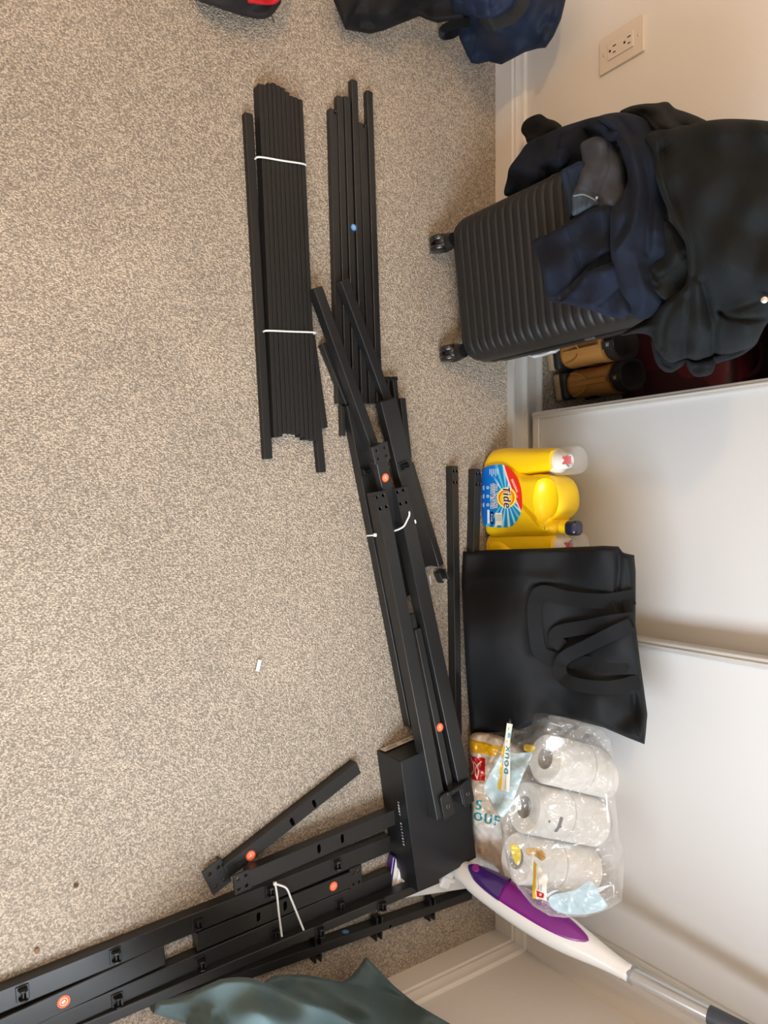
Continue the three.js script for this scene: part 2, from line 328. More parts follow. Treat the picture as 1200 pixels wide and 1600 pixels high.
// ================================================================ flat-packed bed frame: steel tubes, rails, slats
const stickerTex = (letter, hue) => canvasTex(128, 128, (c) => {
  c.fillStyle = hue; c.fillRect(0, 0, 128, 128); c.strokeStyle = '#ffe9dc'; c.lineWidth = 5; c.beginPath(); c.arc(64, 64, 37, 0, 7); c.stroke();
  c.fillStyle = '#fff6ee'; c.font = 'bold 50px sans-serif'; c.textAlign = 'center'; c.textBaseline = 'middle'; c.fillText(letter, 64, 67);
});
const stickers = {};
const stickerMat = (l, hue) => stickers[l + hue] ??= M({ map: stickerTex(l, hue), roughness: 0.45 });
const ORANGE = '#f0602c', BLUE = '#1f7fc4';
const disc = r => { const g = new THREE.CylinderGeometry(r, r, 0.0006, 32); const p = g.attributes.position, u = g.attributes.uv; for (let i = 0; i < p.count; i++) u.setXY(i, 0.5 + p.getX(i) / r / 2, 0.5 - p.getZ(i) / r / 2); return g; };
// hollow tube with slots or round holes through its upper wall; x along, y up from its underside, z across
function railGeo(len, w, h, holes = []) {
  if (!holes.length) return box(len, h, w, 0, h / 2, 0, Math.min(0.0022, w / 5));
  const b = 0.0007, s = new THREE.Shape([[-len / 2 + b, -w / 2 + b], [len / 2 - b, -w / 2 + b], [len / 2 - b, w / 2 - b], [-len / 2 + b, w / 2 - b]].map(p => new THREE.Vector2(...p)));
  for (const [x, z, r, l = 0, a = 0] of holes) {
    const p = new THREE.Path(), pts = [];
    for (let i = 0; i < 20; i++) { const q = i / 20 * 2 * Math.PI, ux = Math.cos(q) * r + (Math.cos(q) > 0 ? l / 2 : -l / 2), uy = Math.sin(q) * r; pts.push(new THREE.Vector2(x + ux * Math.cos(a) - uy * Math.sin(a), -z + ux * Math.sin(a) + uy * Math.cos(a))); }
    p.setFromPoints(pts.reverse()); s.holes.push(p);
  }
  const top = new THREE.ExtrudeGeometry(s, { depth: 0.0014, bevelEnabled: true, bevelSize: b, bevelThickness: b, bevelSegments: 1, curveSegments: 8 }).rotateX(-Math.PI / 2).translate(0, h - 0.0014 - b, 0);
  return join([top, box(len, h - 0.002, 0.0016, 0, (h - 0.002) / 2, w / 2 - 0.0009), box(len, h - 0.002, 0.0016, 0, (h - 0.002) / 2, -w / 2 + 0.0009), box(len, 0.0016, w - 0.003, 0, 0.0008, 0), box(0.0016, h - 0.002, w - 0.003, len / 2 - 0.0009, h / 2 - 0.001, 0), box(0.0016, h - 0.002, w - 0.003, -len / 2 + 0.0009, h / 2 - 0.001, 0)]);
}
const clipGeo = (() => {                                            // slat holder: a foot, two fins and a pin between them
  const fin = z => { const s = new THREE.Shape([[-0.007, 0], [0.007, 0], [0.006, 0.011], [0.002, 0.014], [-0.004, 0.012]].map(p => new THREE.Vector2(...p))); return new THREE.ExtrudeGeometry(s, { depth: 0.0022, bevelEnabled: false }).translate(0, 0, z); };
  return join([box(0.018, 0.003, 0.022, 0, 0.0015, 0, 0.001), fin(-0.008), fin(0.0055), new THREE.CylinderGeometry(0.0022, 0.0022, 0.012, 10).rotateX(Math.PI / 2).translate(0, 0.007, 0), box(0.003, 0.009, 0.011, 0.005, 0.006, 0)]);
})();
const tabGeo = join([box(0.016, 0.004, 0.014, 0, 0, 0, 0.001), box(0.0035, 0.02, 0.014, -0.006, 0.008, 0, 0.0008), box(0.0035, 0.02, 0.014, 0.006, 0.008, 0, 0.0008), box(0.012, 0.008, 0.003, 0, 0.004, -0.006)]);
// where a bar lies: middle of the ends of its upper face seen at (pixel, height)
function lie(o, a, b, ya, yb, h) {
  const A = onY(a[0], a[1], ya), B = onY(b[0], b[1], yb), d = B.clone().sub(A), len = d.length(); d.normalize();
  const z = d.clone().cross(V(0, 1, 0)).normalize(), y = z.clone().cross(d).normalize();
  o.quaternion.setFromRotationMatrix(new THREE.Matrix4().makeBasis(d, y, z));
  o.position.copy(A.add(B).multiplyScalar(0.5)).addScaledVector(y, -h);
  return len;
}
function local(o, px, py, y) { o.updateMatrixWorld(true); return o.worldToLocal(onY(px, py, y)); }
function lengthOf(a, b, ya, yb) { return onY(a[0], a[1], ya).distanceTo(onY(b[0], b[1], yb)); }
function bar(name, label, group, { a, b, ya = 0.02, yb = ya, w = 0.015, h = 0.02, mat = black, roll = 0 }) {
  const m = new THREE.Mesh(railGeo(lengthOf(a, b, ya, yb), w, h), mat); m.name = numbered(name); m.castShadow = m.receiveShadow = true; scene.add(m);
  lie(m, a, b, ya, yb, h); return tag(m, label, name === 'bed_slat' ? 'slat' : 'metal bar', group);
}
// a rail with parts: slots, clips, end plate, sticker, all given where they are seen
function rail(name, label, group, { a, b, ya = 0.03, yb = ya, w = 0.03, h = 0.03, slots = [], round = [], clips = [], sticker, plate, sideSticker, tabs = [] }) {
  const g = new THREE.Group(); g.name = numbered(name); scene.add(g); tag(g, label, 'metal bar', group);
  const len = lie(g, a, b, ya, yb, h); g.updateMatrixWorld(true);
  const A = onY(a[0], a[1], ya), B = onY(b[0], b[1], yb);
  const spot = (px, py) => { let y = (ya + yb) / 2, q; for (let i = 0; i < 4; i++) { q = onY(px, py, y); const t = Math.max(0, Math.min(1, q.clone().sub(A).dot(B.clone().sub(A)) / len ** 2)); y = ya + (yb - ya) * t; } return g.worldToLocal(q); };
  const holes = [...slots.map(([x, y]) => { const q = spot(x, y); return [q.x, q.z, 0.0042, 0.009, Math.PI / 2]; }), ...round.map(([x, y]) => { const q = spot(x, y); return [q.x, q.z, 0.0036]; })];
  part('tube', railGeo(len, w, h, holes), black, g);
  for (const [x, y] of clips) { const q = spot(x, y); part('slat_clip', clipGeo, plasticBlack, g).position.set(q.x, h - 0.001, Math.max(-w / 2 + 0.011, Math.min(w / 2 - 0.011, q.z))); }
  for (const [x, y, s] of tabs) { const q = spot(x, y); const t = part('slat_clip', tabGeo, plasticBlack, g); t.position.set(q.x, s > 0 ? h * 0.4 : h * 0.4, s * (w / 2 + 0.0065)); }
  if (sticker) { const q = spot(sticker[0], sticker[1]); const d = part('sticker', disc(sticker[4] ?? 0.0085), stickerMat(sticker[2], sticker[3]), g, `${sticker[3] === BLUE ? 'blue' : 'orange'} round sticker with the letter ${sticker[2]}`); d.position.set(q.x, h + 0.0003, q.z); d.rotation.y = sticker[5] ?? 0; }
  if (sideSticker) { const q = spot(sideSticker[0], sideSticker[1]); const d = part('sticker', disc(0.007), stickerMat(sideSticker[2], sideSticker[3]), g, 'blue round sticker'); d.rotation.x = sideSticker[4] * Math.PI / 2; d.position.set(q.x, h * 0.55, sideSticker[4] * (w / 2 + 0.0003)); }
  if (plate) {                                                       // steel end plate with four bolt holes, at the a or the b end
    const { end, l = 0.034, pw = 0.04, drop = 0, r = 0.0034, lift = 0 } = plate, sgn = end === 'a' ? -1 : 1;
    const s = new THREE.Shape([[-l / 2, -pw / 2], [l / 2, -pw / 2], [l / 2, pw / 2], [-l / 2, pw / 2]].map(p => new THREE.Vector2(...p)));
    for (const i of [-1, 1]) for (const j of [-1, 1]) { const p = new THREE.Path(); p.absarc(i * l * 0.24, j * pw * 0.27, r, 0, 7, true); s.holes.push(p); }
    const pl = part('end_plate', join([new THREE.ExtrudeGeometry(s, { depth: 0.003, bevelEnabled: true, bevelSize: 0.0005, bevelThickness: 0.0005, bevelSegments: 1, curveSegments: 16 }).rotateX(-Math.PI / 2), box(0.003, h * 0.7, pw, -sgn * (l / 2 - 0.002), -h * 0.35, 0)]), black, g);
    pl.position.set(sgn * (len / 2 + l / 2 - (plate.over ?? 0.004)), h - drop + lift, plate.z ?? 0);
  }
  return g;
}
// ---- bundle of slats on edge, tied twice, and the bars beside it
{
  const NTH = ['first', 'second', 'third', 'fourth', 'fifth', 'sixth', 'seventh', 'eighth', 'ninth', 'tenth'];
  bar('steel_bar', 'single long black bar lying along the left side of the tied slat bundle', null, { a: [389, 176], b: [420, 717], ya: 0.013, w: 0.017, h: 0.013, mat: blackSlat });
  const topY = [131, 131.5, 130, 127.5, 128.5, 131.5, 137.5, 147.5, 150, 153], botY = [683, 683, 677, 677, 681.5, 683, 688, 689, 689, 690];
  let proto;
  for (let i = 0; i < 10; i++) {
    const a = [407.3 + i * 6.95, topY[i]], b = [431.5 + i * 6.95, botY[i]];
    if (!proto) { proto = new THREE.Mesh(box(lengthOf(a, b, 0.022, 0.022), 0.022, 0.0083, 0, 0.011, 0, 0.0009), blackSlat); proto.castShadow = proto.receiveShadow = true; }
    const m = i ? proto.clone() : proto; m.name = numbered('bed_slat'); scene.add(m); lie(m, a, b, 0.022, 0.022, 0.022);
    tag(m, `${NTH[i]} from the left of ten black slats in the bundle held by two white ties`, 'slat', 'slats in the tied bundle');
  }
  bar('steel_bar', 'black bar whose end sticks out farthest below the tied slat bundle', null, { a: [479, 480], b: [504.5, 738], ya: 0.013, w: 0.016, h: 0.013, mat: blackSlat });
  bar('steel_bar', 'shorter black bar end peeking out on the right of the tied slat bundle', null, { a: [487, 520], b: [508, 669], ya: 0.013, w: 0.0145, h: 0.013, mat: blackSlat });
  // the white ties go round the bundle
  const tie = (label, l, r) => {
    const y = 0.0236, lw = onY(l[0] - 0.5, l[1], y), rw = onY(r[0] + 1.5, r[1], y);
    const pts = [V(lw.x, 0.003, lw.z + 0.0015), V(lw.x, 0.012, lw.z + 0.0015), V(lw.x, 0.0205, lw.z + 0.0013), lw.clone().lerp(rw, 0.04).setY(y), lw.clone().lerp(rw, 0.5).setY(y), lw.clone().lerp(rw, 0.96).setY(y), V(rw.x, 0.0205, rw.z - 0.0013), V(rw.x, 0.012, rw.z - 0.0015), V(rw.x, 0.003, rw.z - 0.0015)];
    single('cable_tie', label, 'cable tie', 'cable ties on the slat bundle', tube(pts, 0.0017, 90), tieMat);
  };
  tie('white cable tie round the slat bundle near the bundle end farthest from the crossing bars', [404.5, 245], [476.5, 257]);
  tie('white cable tie round the slat bundle beside the end of a crossing bar', [417.5, 516.5], [492, 519.5]);
}
// ---- six bars lying side by side
{
  const T = [[521, 170], [532, 149.5], [543, 150.5], [554.2, 124], [566, 192], [578, 141.5]];
  const lab = ['black bar at the left edge of the six loose bars lying side by side', 'second of the six loose black bars, its end level with its right neighbour', 'third of the six loose black bars, just left of the longest one', 'longest of the six loose black bars, its end sticking out farthest', 'fifth of the six loose black bars, its end set back deepest', 'black bar at the right edge of the six loose bars lying side by side'];
  T.forEach((a, i) => {
    const b = [533 + i * 12.35 + (i === 5 ? -1 : 0), 630];
    if (i === 2) return rail('steel_bar', 'third of the six loose black bars, carrying a small blue letter E sticker', 'six loose bars', { a, b, ya: 0.014, w: 0.0148, h: 0.014, sticker: [552.5, 355.5, 'E', BLUE, 0.0066, -Math.PI / 2] });
    const holes = i === 0 ? [[524, 176]] : i === 4 ? [[570, 197]] : [];
    if (holes.length) return rail('steel_bar', lab[i], 'six loose bars', { a, b, ya: 0.014, w: 0.0148, h: 0.014, round: holes });
    bar('steel_bar', lab[i], 'six loose bars', { a, b, ya: 0.014, w: 0.0148, h: 0.014 });
  });
}
// ---- the long pile of crossing rails
{
  bar('steel_bar', 'black bar lying slanted over the six loose bars with its end between both bundles', null, { a: [497, 448], b: [588, 702], ya: 0.038, yb: 0.045, w: 0.0205, h: 0.023 });
  bar('steel_bar', 'black bar lying slanted over the middle of the six loose bars with a bright edge', null, { a: [539, 437], b: [616, 648], ya: 0.034, yb: 0.027, w: 0.0205, h: 0.02 });
  bar('steel_bar', 'short thin black bar under the slanted bar beside the tied slat bundle', null, { a: [507, 536], b: [549, 640], ya: 0.016, yb: 0.016, w: 0.0135, h: 0.016 });
  bar('steel_bar', 'short black bar end poking out at the lower left of the rail pile', null, { a: [536, 634], b: [537.5, 681], ya: 0.012, yb: 0.012, w: 0.010, h: 0.012 });
  rail('steel_rail', 'wide black rail at the left side of the pile, partly under the folded rail', null, { a: [555, 631], b: [652, 1132], ya: 0.022, w: 0.039, h: 0.022, clips: [[568, 737]] });
  rail('steel_rail', 'wide black rail at the right side of the pile with a pale metal clip', null, { a: [607.5, 624], b: [671, 884], ya: 0.05, yb: 0.032, w: 0.0405, h: 0.021, clips: [[629, 728]] });
  bar('steel_bar', 'thin black bar along the outer right edge of the rail pile top', null, { a: [630, 621.5], b: [640, 716], ya: 0.03, w: 0.0135, h: 0.03 });
  bar('steel_bar', 'black bar at the far right of the pile sloping down to the open bracket', null, { a: [642, 724], b: [690, 884], ya: 0.03, yb: 0.024, w: 0.0165, h: 0.024 });
  bar('steel_bar', 'narrow black bar just left of the outermost sloping bar of the pile', null, { a: [634, 752], b: [675, 884], ya: 0.024, yb: 0.022, w: 0.0115, h: 0.02 });
  const tee = (label, a, b, w, hw) => {
    const g = rail('steel_rod', label, 'T-ended rods', { a, b, ya: 0.02, w, h: 0.016 });
    const len = lengthOf(a, b, 0.02, 0.02); part('cross_end', box(0.008, 0.013, hw, -len / 2 - 0.002, 0.0085, 0, 0.001), plasticBlack, g); settle(g);
  };
  tee('thin black rod with a T end above the rail pile, the left one of two', [607, 593], [613, 690], 0.0055, 0.0135);
  tee('black rod with a T end above the rail pile, the right one of two', [617, 593], [624, 660], 0.0115, 0.0165);
  rail('steel_rail', 'black rail with four-hole end plate and orange letter D sticker between two wide rails', null, { a: [591.5, 695], b: [641, 930], ya: 0.066, yb: 0.02, w: 0.027, h: 0.016, sticker: [602, 746.5, 'D', ORANGE, 0.0083, -Math.PI / 2], plate: { end: 'a', l: 0.034, pw: 0.037, r: 0.0036, lift: 0.0002, over: 0.033 } });
  // the folded pair of rails on top, joined by the hinge bracket that rests on the black box
  const g = thing('folding_rail', 'two long black rails joined by a hinge bracket, orange A sticker, leaning on the box', 'bed rail', null);
  const beam = (nm, a, b, ya, yb, w, h, round = []) => {
    const o = new THREE.Object3D(); const len = lie(o, a, b, ya, yb, h); o.updateMatrixWorld(true);
    const hs = round.map(([x, y]) => { const q = o.worldToLocal(onY(x, y, ya)); return [q.x, q.z, 0.0037]; });
    const m = part(nm, railGeo(len, w, h, hs), black, g); m.position.copy(o.position); m.quaternion.copy(o.quaternion); return m;
  };
  beam('rail', [594.5, 767], [692, 1277], 0.062, 0.113, 0.0275, 0.027, [[588.5, 777], [598.5, 774], [593, 795], [602.8, 792]]);
  beam('rail', [627.5, 761], [732.5, 1252], 0.062, 0.113, 0.031, 0.027, [[621, 769], [630, 766], [625, 787.5], [634, 785]]);
  const mid = beam('centre_rail', [653.5, 982], [706, 1237], 0.074, 0.104, 0.0165, 0.02);
  const md = part('sticker', disc(0.0083), stickerMat('A', ORANGE), mid, 'orange round sticker with the letter A'); md.position.copy(local(mid, 687, 1136.5, 0.092)).setY(0.0204); md.rotation.y = -Math.PI / 2;
  beam('cross_piece', [642, 960], [648, 985], 0.066, 0.068, 0.02, 0.014);
  // hinge bracket: two rounded plates with bolts and the rod between them
  const br = new THREE.Object3D(); lie(br, [694, 1257], [733, 1233], 0.1155, 0.1155, 0); br.updateMatrixWorld(true);
  const pl = x => { const s = new THREE.Shape(), a = 0.0125, b = 0.024, r = 0.008; s.moveTo(-a + r, -b); s.lineTo(a - r, -b); s.quadraticCurveTo(a, -b, a, -b + r); s.lineTo(a, b); s.lineTo(-a, b); s.lineTo(-a, -b + r); s.quadraticCurveTo(-a, -b, -a + r, -b); return new THREE.ExtrudeGeometry(s, { depth: 0.0026, bevelEnabled: true, bevelSize: 0.0006, bevelThickness: 0.0006, bevelSegments: 1 }).rotateX(Math.PI / 2).translate(x, 0.001, 0.004); };
  const hb = part('hinge_bracket', join([pl(-0.027), pl(0.027), box(0.046, 0.006, 0.008, 0, 0.0, -0.016, 0.002), new THREE.CylinderGeometry(0.0055, 0.0055, 0.03, 16).rotateZ(Math.PI / 2).translate(0, 0.001, -0.016)]), black, g);
  hb.position.copy(br.position); hb.quaternion.copy(br.quaternion);
  for (const x of [-0.0265, 0.0265]) { const bt = part('bolt', new THREE.TorusGeometry(0.0036, 0.0012, 8, 20).rotateX(Math.PI / 2).translate(x, 0.0022, 0.006), M({ color: lin(0.12, 0.12, 0.12), roughness: 0.35, metalness: 0.8 }), hb); part('socket_hole', new THREE.CylinderGeometry(0.0026, 0.0026, 0.0006, 16).translate(x, 0.0022, 0.006), hollow, bt); }
  settle(g);
  // ties and clips on the pile
  const kt = [onY(573.5, 837, 0.03), onY(580, 836.5, 0.045), onY(586, 836, 0.056)];
  const kg = thing('cable_tie', 'short white cable tie with its square head at the left side of the rail pile', 'cable tie', null); part('strap', tube(kt, 0.0016, 24), tieMat, kg); part('head', box(0.0065, 0.005, 0.0055, kt[2].x, kt[2].y, kt[2].z, 0.001), tieMat, kg); settle(kg);
  single('cable_tie', 'white cable tie with a long curled tail across the gap in the folded rail', 'cable tie', null, tube([onY(616, 829.5, 0.055), onY(624, 826.5, 0.062), onY(631, 822, 0.0705), onY(635.5, 814, 0.073), onY(639.5, 805, 0.076), onY(639.5, 799, 0.08)], 0.0018, 48), tieMat);
  single('cable_tie', 'short white end of a cable tie beside the open bracket', 'cable tie', null, tube([onY(671, 899, 0.05), onY(672.3, 905, 0.045), onY(672.8, 912, 0.035)], 0.0013, 16), tieMat);
  single('paper_scrap', 'tiny white scrap lying on the right beam of the folded rail', 'scrap', null, box(0.0075, 0.0012, 0.0032, 0, 0, 0, 0.0004).rotateY(0.3).translate(...onY(649, 815, 0.069).toArray()), tieMat);
  const ob = thing('channel_bracket', 'small open black channel bracket at the lower end of the outermost sloping bar', 'bracket', null, onY(685, 899, 0.002).toArray(), -1.1);
  part('channel', join([box(0.018, 0.003, 0.024, 0, 0.0015, 0, 0.0008), box(0.003, 0.02, 0.024, -0.0085, 0.01, 0, 0.0008), box(0.003, 0.02, 0.024, 0.0085, 0.01, 0, 0.0008)]), black, ob);
  // two tubes next to the yellow bottle
  rail('steel_tube', 'black square tube with bolt holes, between the rail pile and the tube at the bottle', null, { a: [711.5, 728], b: [717.5, 1150], ya: 0.022, w: 0.0165, h: 0.022, round: [[709.3, 736], [714, 736], [709.5, 753.5], [714.3, 753.5]] });
  rail('steel_tube', 'black square tube with bolt holes touching the yellow bottle, running under the tote bag', null, { a: [747, 732.5], b: [742, 960], ya: 0.022, w: 0.0165, h: 0.022, round: [[745, 740], [750, 740], [745, 757], [750, 757]] });
}
// ---- the rails at the lower left of the photograph
{
  const O = ORANGE, q = -Math.PI / 2;
  rail('steel_rail', 'short black rail lying askew on the carpet with two slots and an orange sticker', 'slotted rails', { a: [353, 1364], b: [560.5, 1199.5], ya: 0.021, w: 0.0255, h: 0.021, slots: [[457, 1284.5], [491.5, 1256]], sticker: [391.7, 1337, 'D', O, 0.0088, q + 0.7], plate: { end: 'a', l: 0.036, pw: 0.048, drop: 0.011, r: 0.0038, over: 0.004 } });
  rail('steel_rail', 'black rail with two slots running from its end plate to the black box', 'slotted rails', { a: [390, 1374], b: [617, 1277], ya: 0.047, w: 0.030, h: 0.022, slots: [[499, 1326.5], [535.5, 1310.5]], plate: { end: 'a', l: 0.03, pw: 0.033, drop: 0.004, r: 0.0036, over: 0.002 } });
  rail('steel_rail', 'long black rail with clips that reaches from the black box to the photo edge', 'clip rails', { a: [-60, 1591], b: [611, 1318], ya: 0.024, w: 0.0335, h: 0.023, clips: [[525, 1350], [421, 1391], [308, 1441], [180, 1492], [35, 1551]] });
  rail('steel_rail', 'black centre rail with end plate, slots and an orange sticker behind the white tie', 'slotted rails', { a: [308, 1473], b: [548, 1374.5], ya: 0.026, w: 0.030, h: 0.022, slots: [[446, 1416], [404.5, 1433]], sticker: [521, 1384.7, 'D', O, 0.0085, q + 0.4], plate: { end: 'b', l: 0.026, pw: 0.041, drop: 0.003, r: 0.0034, over: 0.001 } });
  rail('steel_rail', 'black rail with an orange letter B sticker near the lower left corner of the photo', 'slotted rails', { a: [-60, 1639], b: [258, 1492], ya: 0.026, w: 0.0335, h: 0.022, sticker: [99.5, 1565, 'B', O, 0.0092, q + 0.4] });
  rail('steel_rail', 'black rail with clips whose square end stops just short of the purple mop head', 'clip rails', { a: [40, 1624], b: [612.5, 1372.5], ya: 0.024, w: 0.033, h: 0.023, clips: [[530, 1414.5], [429, 1459], [313, 1505], [183, 1562]] });
  rail('steel_rail', 'thin black rail with clips whose end lies over the white mop head', 'thin clip rails', { a: [120, 1613], b: [687, 1373.5], ya: 0.03, yb: 0.056, w: 0.018, h: 0.026, clips: [[595.5, 1416], [499, 1459]] });
  rail('steel_rail', 'outermost thin black rail with paired clips and a small blue sticker, nearest the right wall', 'thin clip rails', { a: [240, 1576], b: [738, 1399], ya: 0.026, w: 0.017, h: 0.026, tabs: [[675, 1422, -1], [675, 1422, 1], [592, 1453, -1], [592, 1453, 1], [497, 1486, -1], [497, 1486, 1]], round: [[610.5, 1447.5]], sideSticker: [545, 1466, 'C', BLUE, -1] });
  const tg = thing('cable_tie', 'white cable tie looped over the rails with two long tails', 'cable tie', null);
  part('strap', tube([onY(430, 1380, 0.04), onY(433, 1400, 0.043), onY(435.5, 1425, 0.041), onY(440.5, 1463, 0.034)], 0.0019, 40), tieMat, tg);
  part('strap', tube([onY(430, 1381, 0.041), onY(437, 1383, 0.046), onY(447, 1387.5, 0.049), onY(455, 1405, 0.047), onY(475.5, 1456, 0.04)], 0.0019, 40), tieMat, tg);
  const kp = onY(429.5, 1380.5, 0.042); part('head', box(0.006, 0.005, 0.006, kp.x, kp.y, kp.z, 0.0012), tieMat, tg); settle(tg);
}

// ================================================================ suitcase
const dp = (list, d) => list.map(([x, y, k]) => [x, y, tD(x, y, k ?? d)]);
const dy = (list) => list.map(([x, y, h]) => [x, y, tY(x, y, h)]);
const box3 = (pts) => { const b = new THREE.Box3().setFromPoints(pts); return b; };
{
  const shellMat = M({ color: lin(0.0088, 0.0088, 0.0092), roughness: 0.5, bumpMap: specks, bumpScale: 0.00025 });
  const g = thing('suitcase', 'black hard-shell cabin suitcase with horizontal ribs standing on castors under the pile of clothes', 'suitcase', null, [-0.464, 0, -1.0775], 0.121);
  const W = 0.293, D = 0.15, H0 = 0.047, H1 = 0.535, r = 0.042, m = 120;
  const ring = (y, inset, rib) => {
    const pts = [], hw = W / 2 - inset, hd = D / 2 - inset, rr = r - Math.min(inset, r * 0.3);
    for (let i = 0; i < m; i++) {
      const per = 2 * (2 * hw - 2 * rr) + 2 * (2 * hd - 2 * rr) + 2 * Math.PI * rr; let s = i / m * per, x, z, nx, nz;
      const a = 2 * hw - 2 * rr, b = 2 * hd - 2 * rr, q = Math.PI * rr / 2;
      const arc = (cx, cz, t0, t) => { const t1 = t0 + t / rr; nx = Math.cos(t1); nz = Math.sin(t1); x = cx + rr * nx; z = cz + rr * nz; };
      if (s < a) { x = -hw + rr + s; z = hd; nx = 0; nz = 1; }
      else if ((s -= a) < q) { const t1 = Math.PI / 2 - s / rr; nx = Math.cos(t1); nz = Math.sin(t1); x = hw - rr + rr * nx; z = hd - rr + rr * nz; }
      else if ((s -= q) < b) { x = hw; z = hd - rr - s; nx = 1; nz = 0; }
      else if ((s -= b) < q) { const t1 = -s / rr; nx = Math.cos(t1); nz = Math.sin(t1); x = hw - rr + rr * nx; z = -hd + rr + rr * nz; }
      else if ((s -= q) < a) { x = hw - rr - s; z = -hd; nx = 0; nz = -1; }
      else if ((s -= a) < q) { const t1 = -Math.PI / 2 - s / rr; nx = Math.cos(t1); nz = Math.sin(t1); x = -hw + rr + rr * nx; z = -hd + rr + rr * nz; }
      else if ((s -= q) < b) { x = -hw; z = -hd + rr + s; nx = -1; nz = 0; }
      else { s -= b; const t1 = Math.PI - s / rr; nx = Math.cos(t1); nz = Math.sin(t1); x = -hw + rr + rr * nx; z = hd - rr + rr * nz; }
      const face = Math.max(0, Math.min(1, (Math.abs(nz) - 0.55) / 0.3)), seam = Math.abs(z) < 0.004 ? -0.0025 : 0;
      const k = rib * face + seam; pts.push(V(x + nx * k, y, z + nz * k));
    }
    return pts;
  };
  const rings = [], n = 300;
  for (let i = 0; i <= n; i++) {
    const y = H0 + (H1 - H0) * i / n, e = Math.min(y - H0, H1 - y), er = 0.036, inset = e < er ? er - Math.sqrt(er * er - (er - e) ** 2) : 0;
    const ph = ((y - 0.062) / 0.0197) % 1, gr = Math.exp(-(((ph < 0 ? ph + 1 : ph) - 0.5) ** 2) / 0.028);
    rings.push(ring(y, inset * 0.75, -0.0026 * gr * Math.min(1, e / 0.02)));
  }
  part('shell', skin(rings.reverse()), shellMat, g);
  const zipPts = [];
  const hw = W / 2 - 0.0015;
  for (const [sx, sy, t0] of [[1, 1, 0], [-1, 1, 1], [-1, -1, 2], [1, -1, 3]]) for (let i = 0; i <= 6; i++) { const t = (t0 + i / 6) * Math.PI / 2, rc = 0.03; zipPts.push(V(sx * (hw - rc) + rc * Math.cos(t), (H0 + H1) / 2 + sy * ((H1 - H0) / 2 - 0.001 - rc) + rc * Math.sin(t), 0)); }
  part('zipper', new THREE.TubeGeometry(new THREE.CatmullRomCurve3(zipPts, true), 160, 0.0028, 6, true), plasticBlack, g);
  part('zip_pull', box(0.004, 0.02, 0.008, hw + 0.003, 0.33, 0.004, 0.001), M({ color: lin(0.25, 0.24, 0.23), roughness: 0.35, metalness: 0.8 }), g);
  const wheelMat = P({ color: lin(0.006, 0.006, 0.007), roughness: 0.28, clearcoat: 0.6, clearcoatRoughness: 0.2 });
  for (const [x, z] of [[-0.105, 0.068], [0.122, 0.068], [-0.105, -0.05], [0.122, -0.05]]) {
    const w = part('castor', join([new THREE.SphereGeometry(0.0195, 28, 18, 0, 6.3, 0, 1.75).scale(1, 0.95, 1.05).translate(0, 0.0285, 0), new THREE.CylinderGeometry(0.014, 0.018, 0.02, 24).translate(0, 0.047, -0.004)]), plasticBlack, g); w.position.set(x, 0, z);
    for (const s of [-1, 1]) part('wheel', new THREE.LatheGeometry([[0, -0.0075], [0.013, -0.0075], [0.019, -0.005], [0.0212, 0], [0.019, 0.005], [0.013, 0.0075], [0, 0.0075]].map(p => new THREE.Vector2(...p)), 36).rotateZ(Math.PI / 2).translate(s * 0.0095, 0.0213, 0.006), wheelMat, w);
  }
  part('handle', join([box(0.11, 0.012, 0.02, 0, 0.556, 0, 0.004), box(0.012, 0.024, 0.02, -0.05, 0.545, 0, 0.003), box(0.012, 0.024, 0.02, 0.05, 0.545, 0, 0.003)]), plasticBlack, g);
}
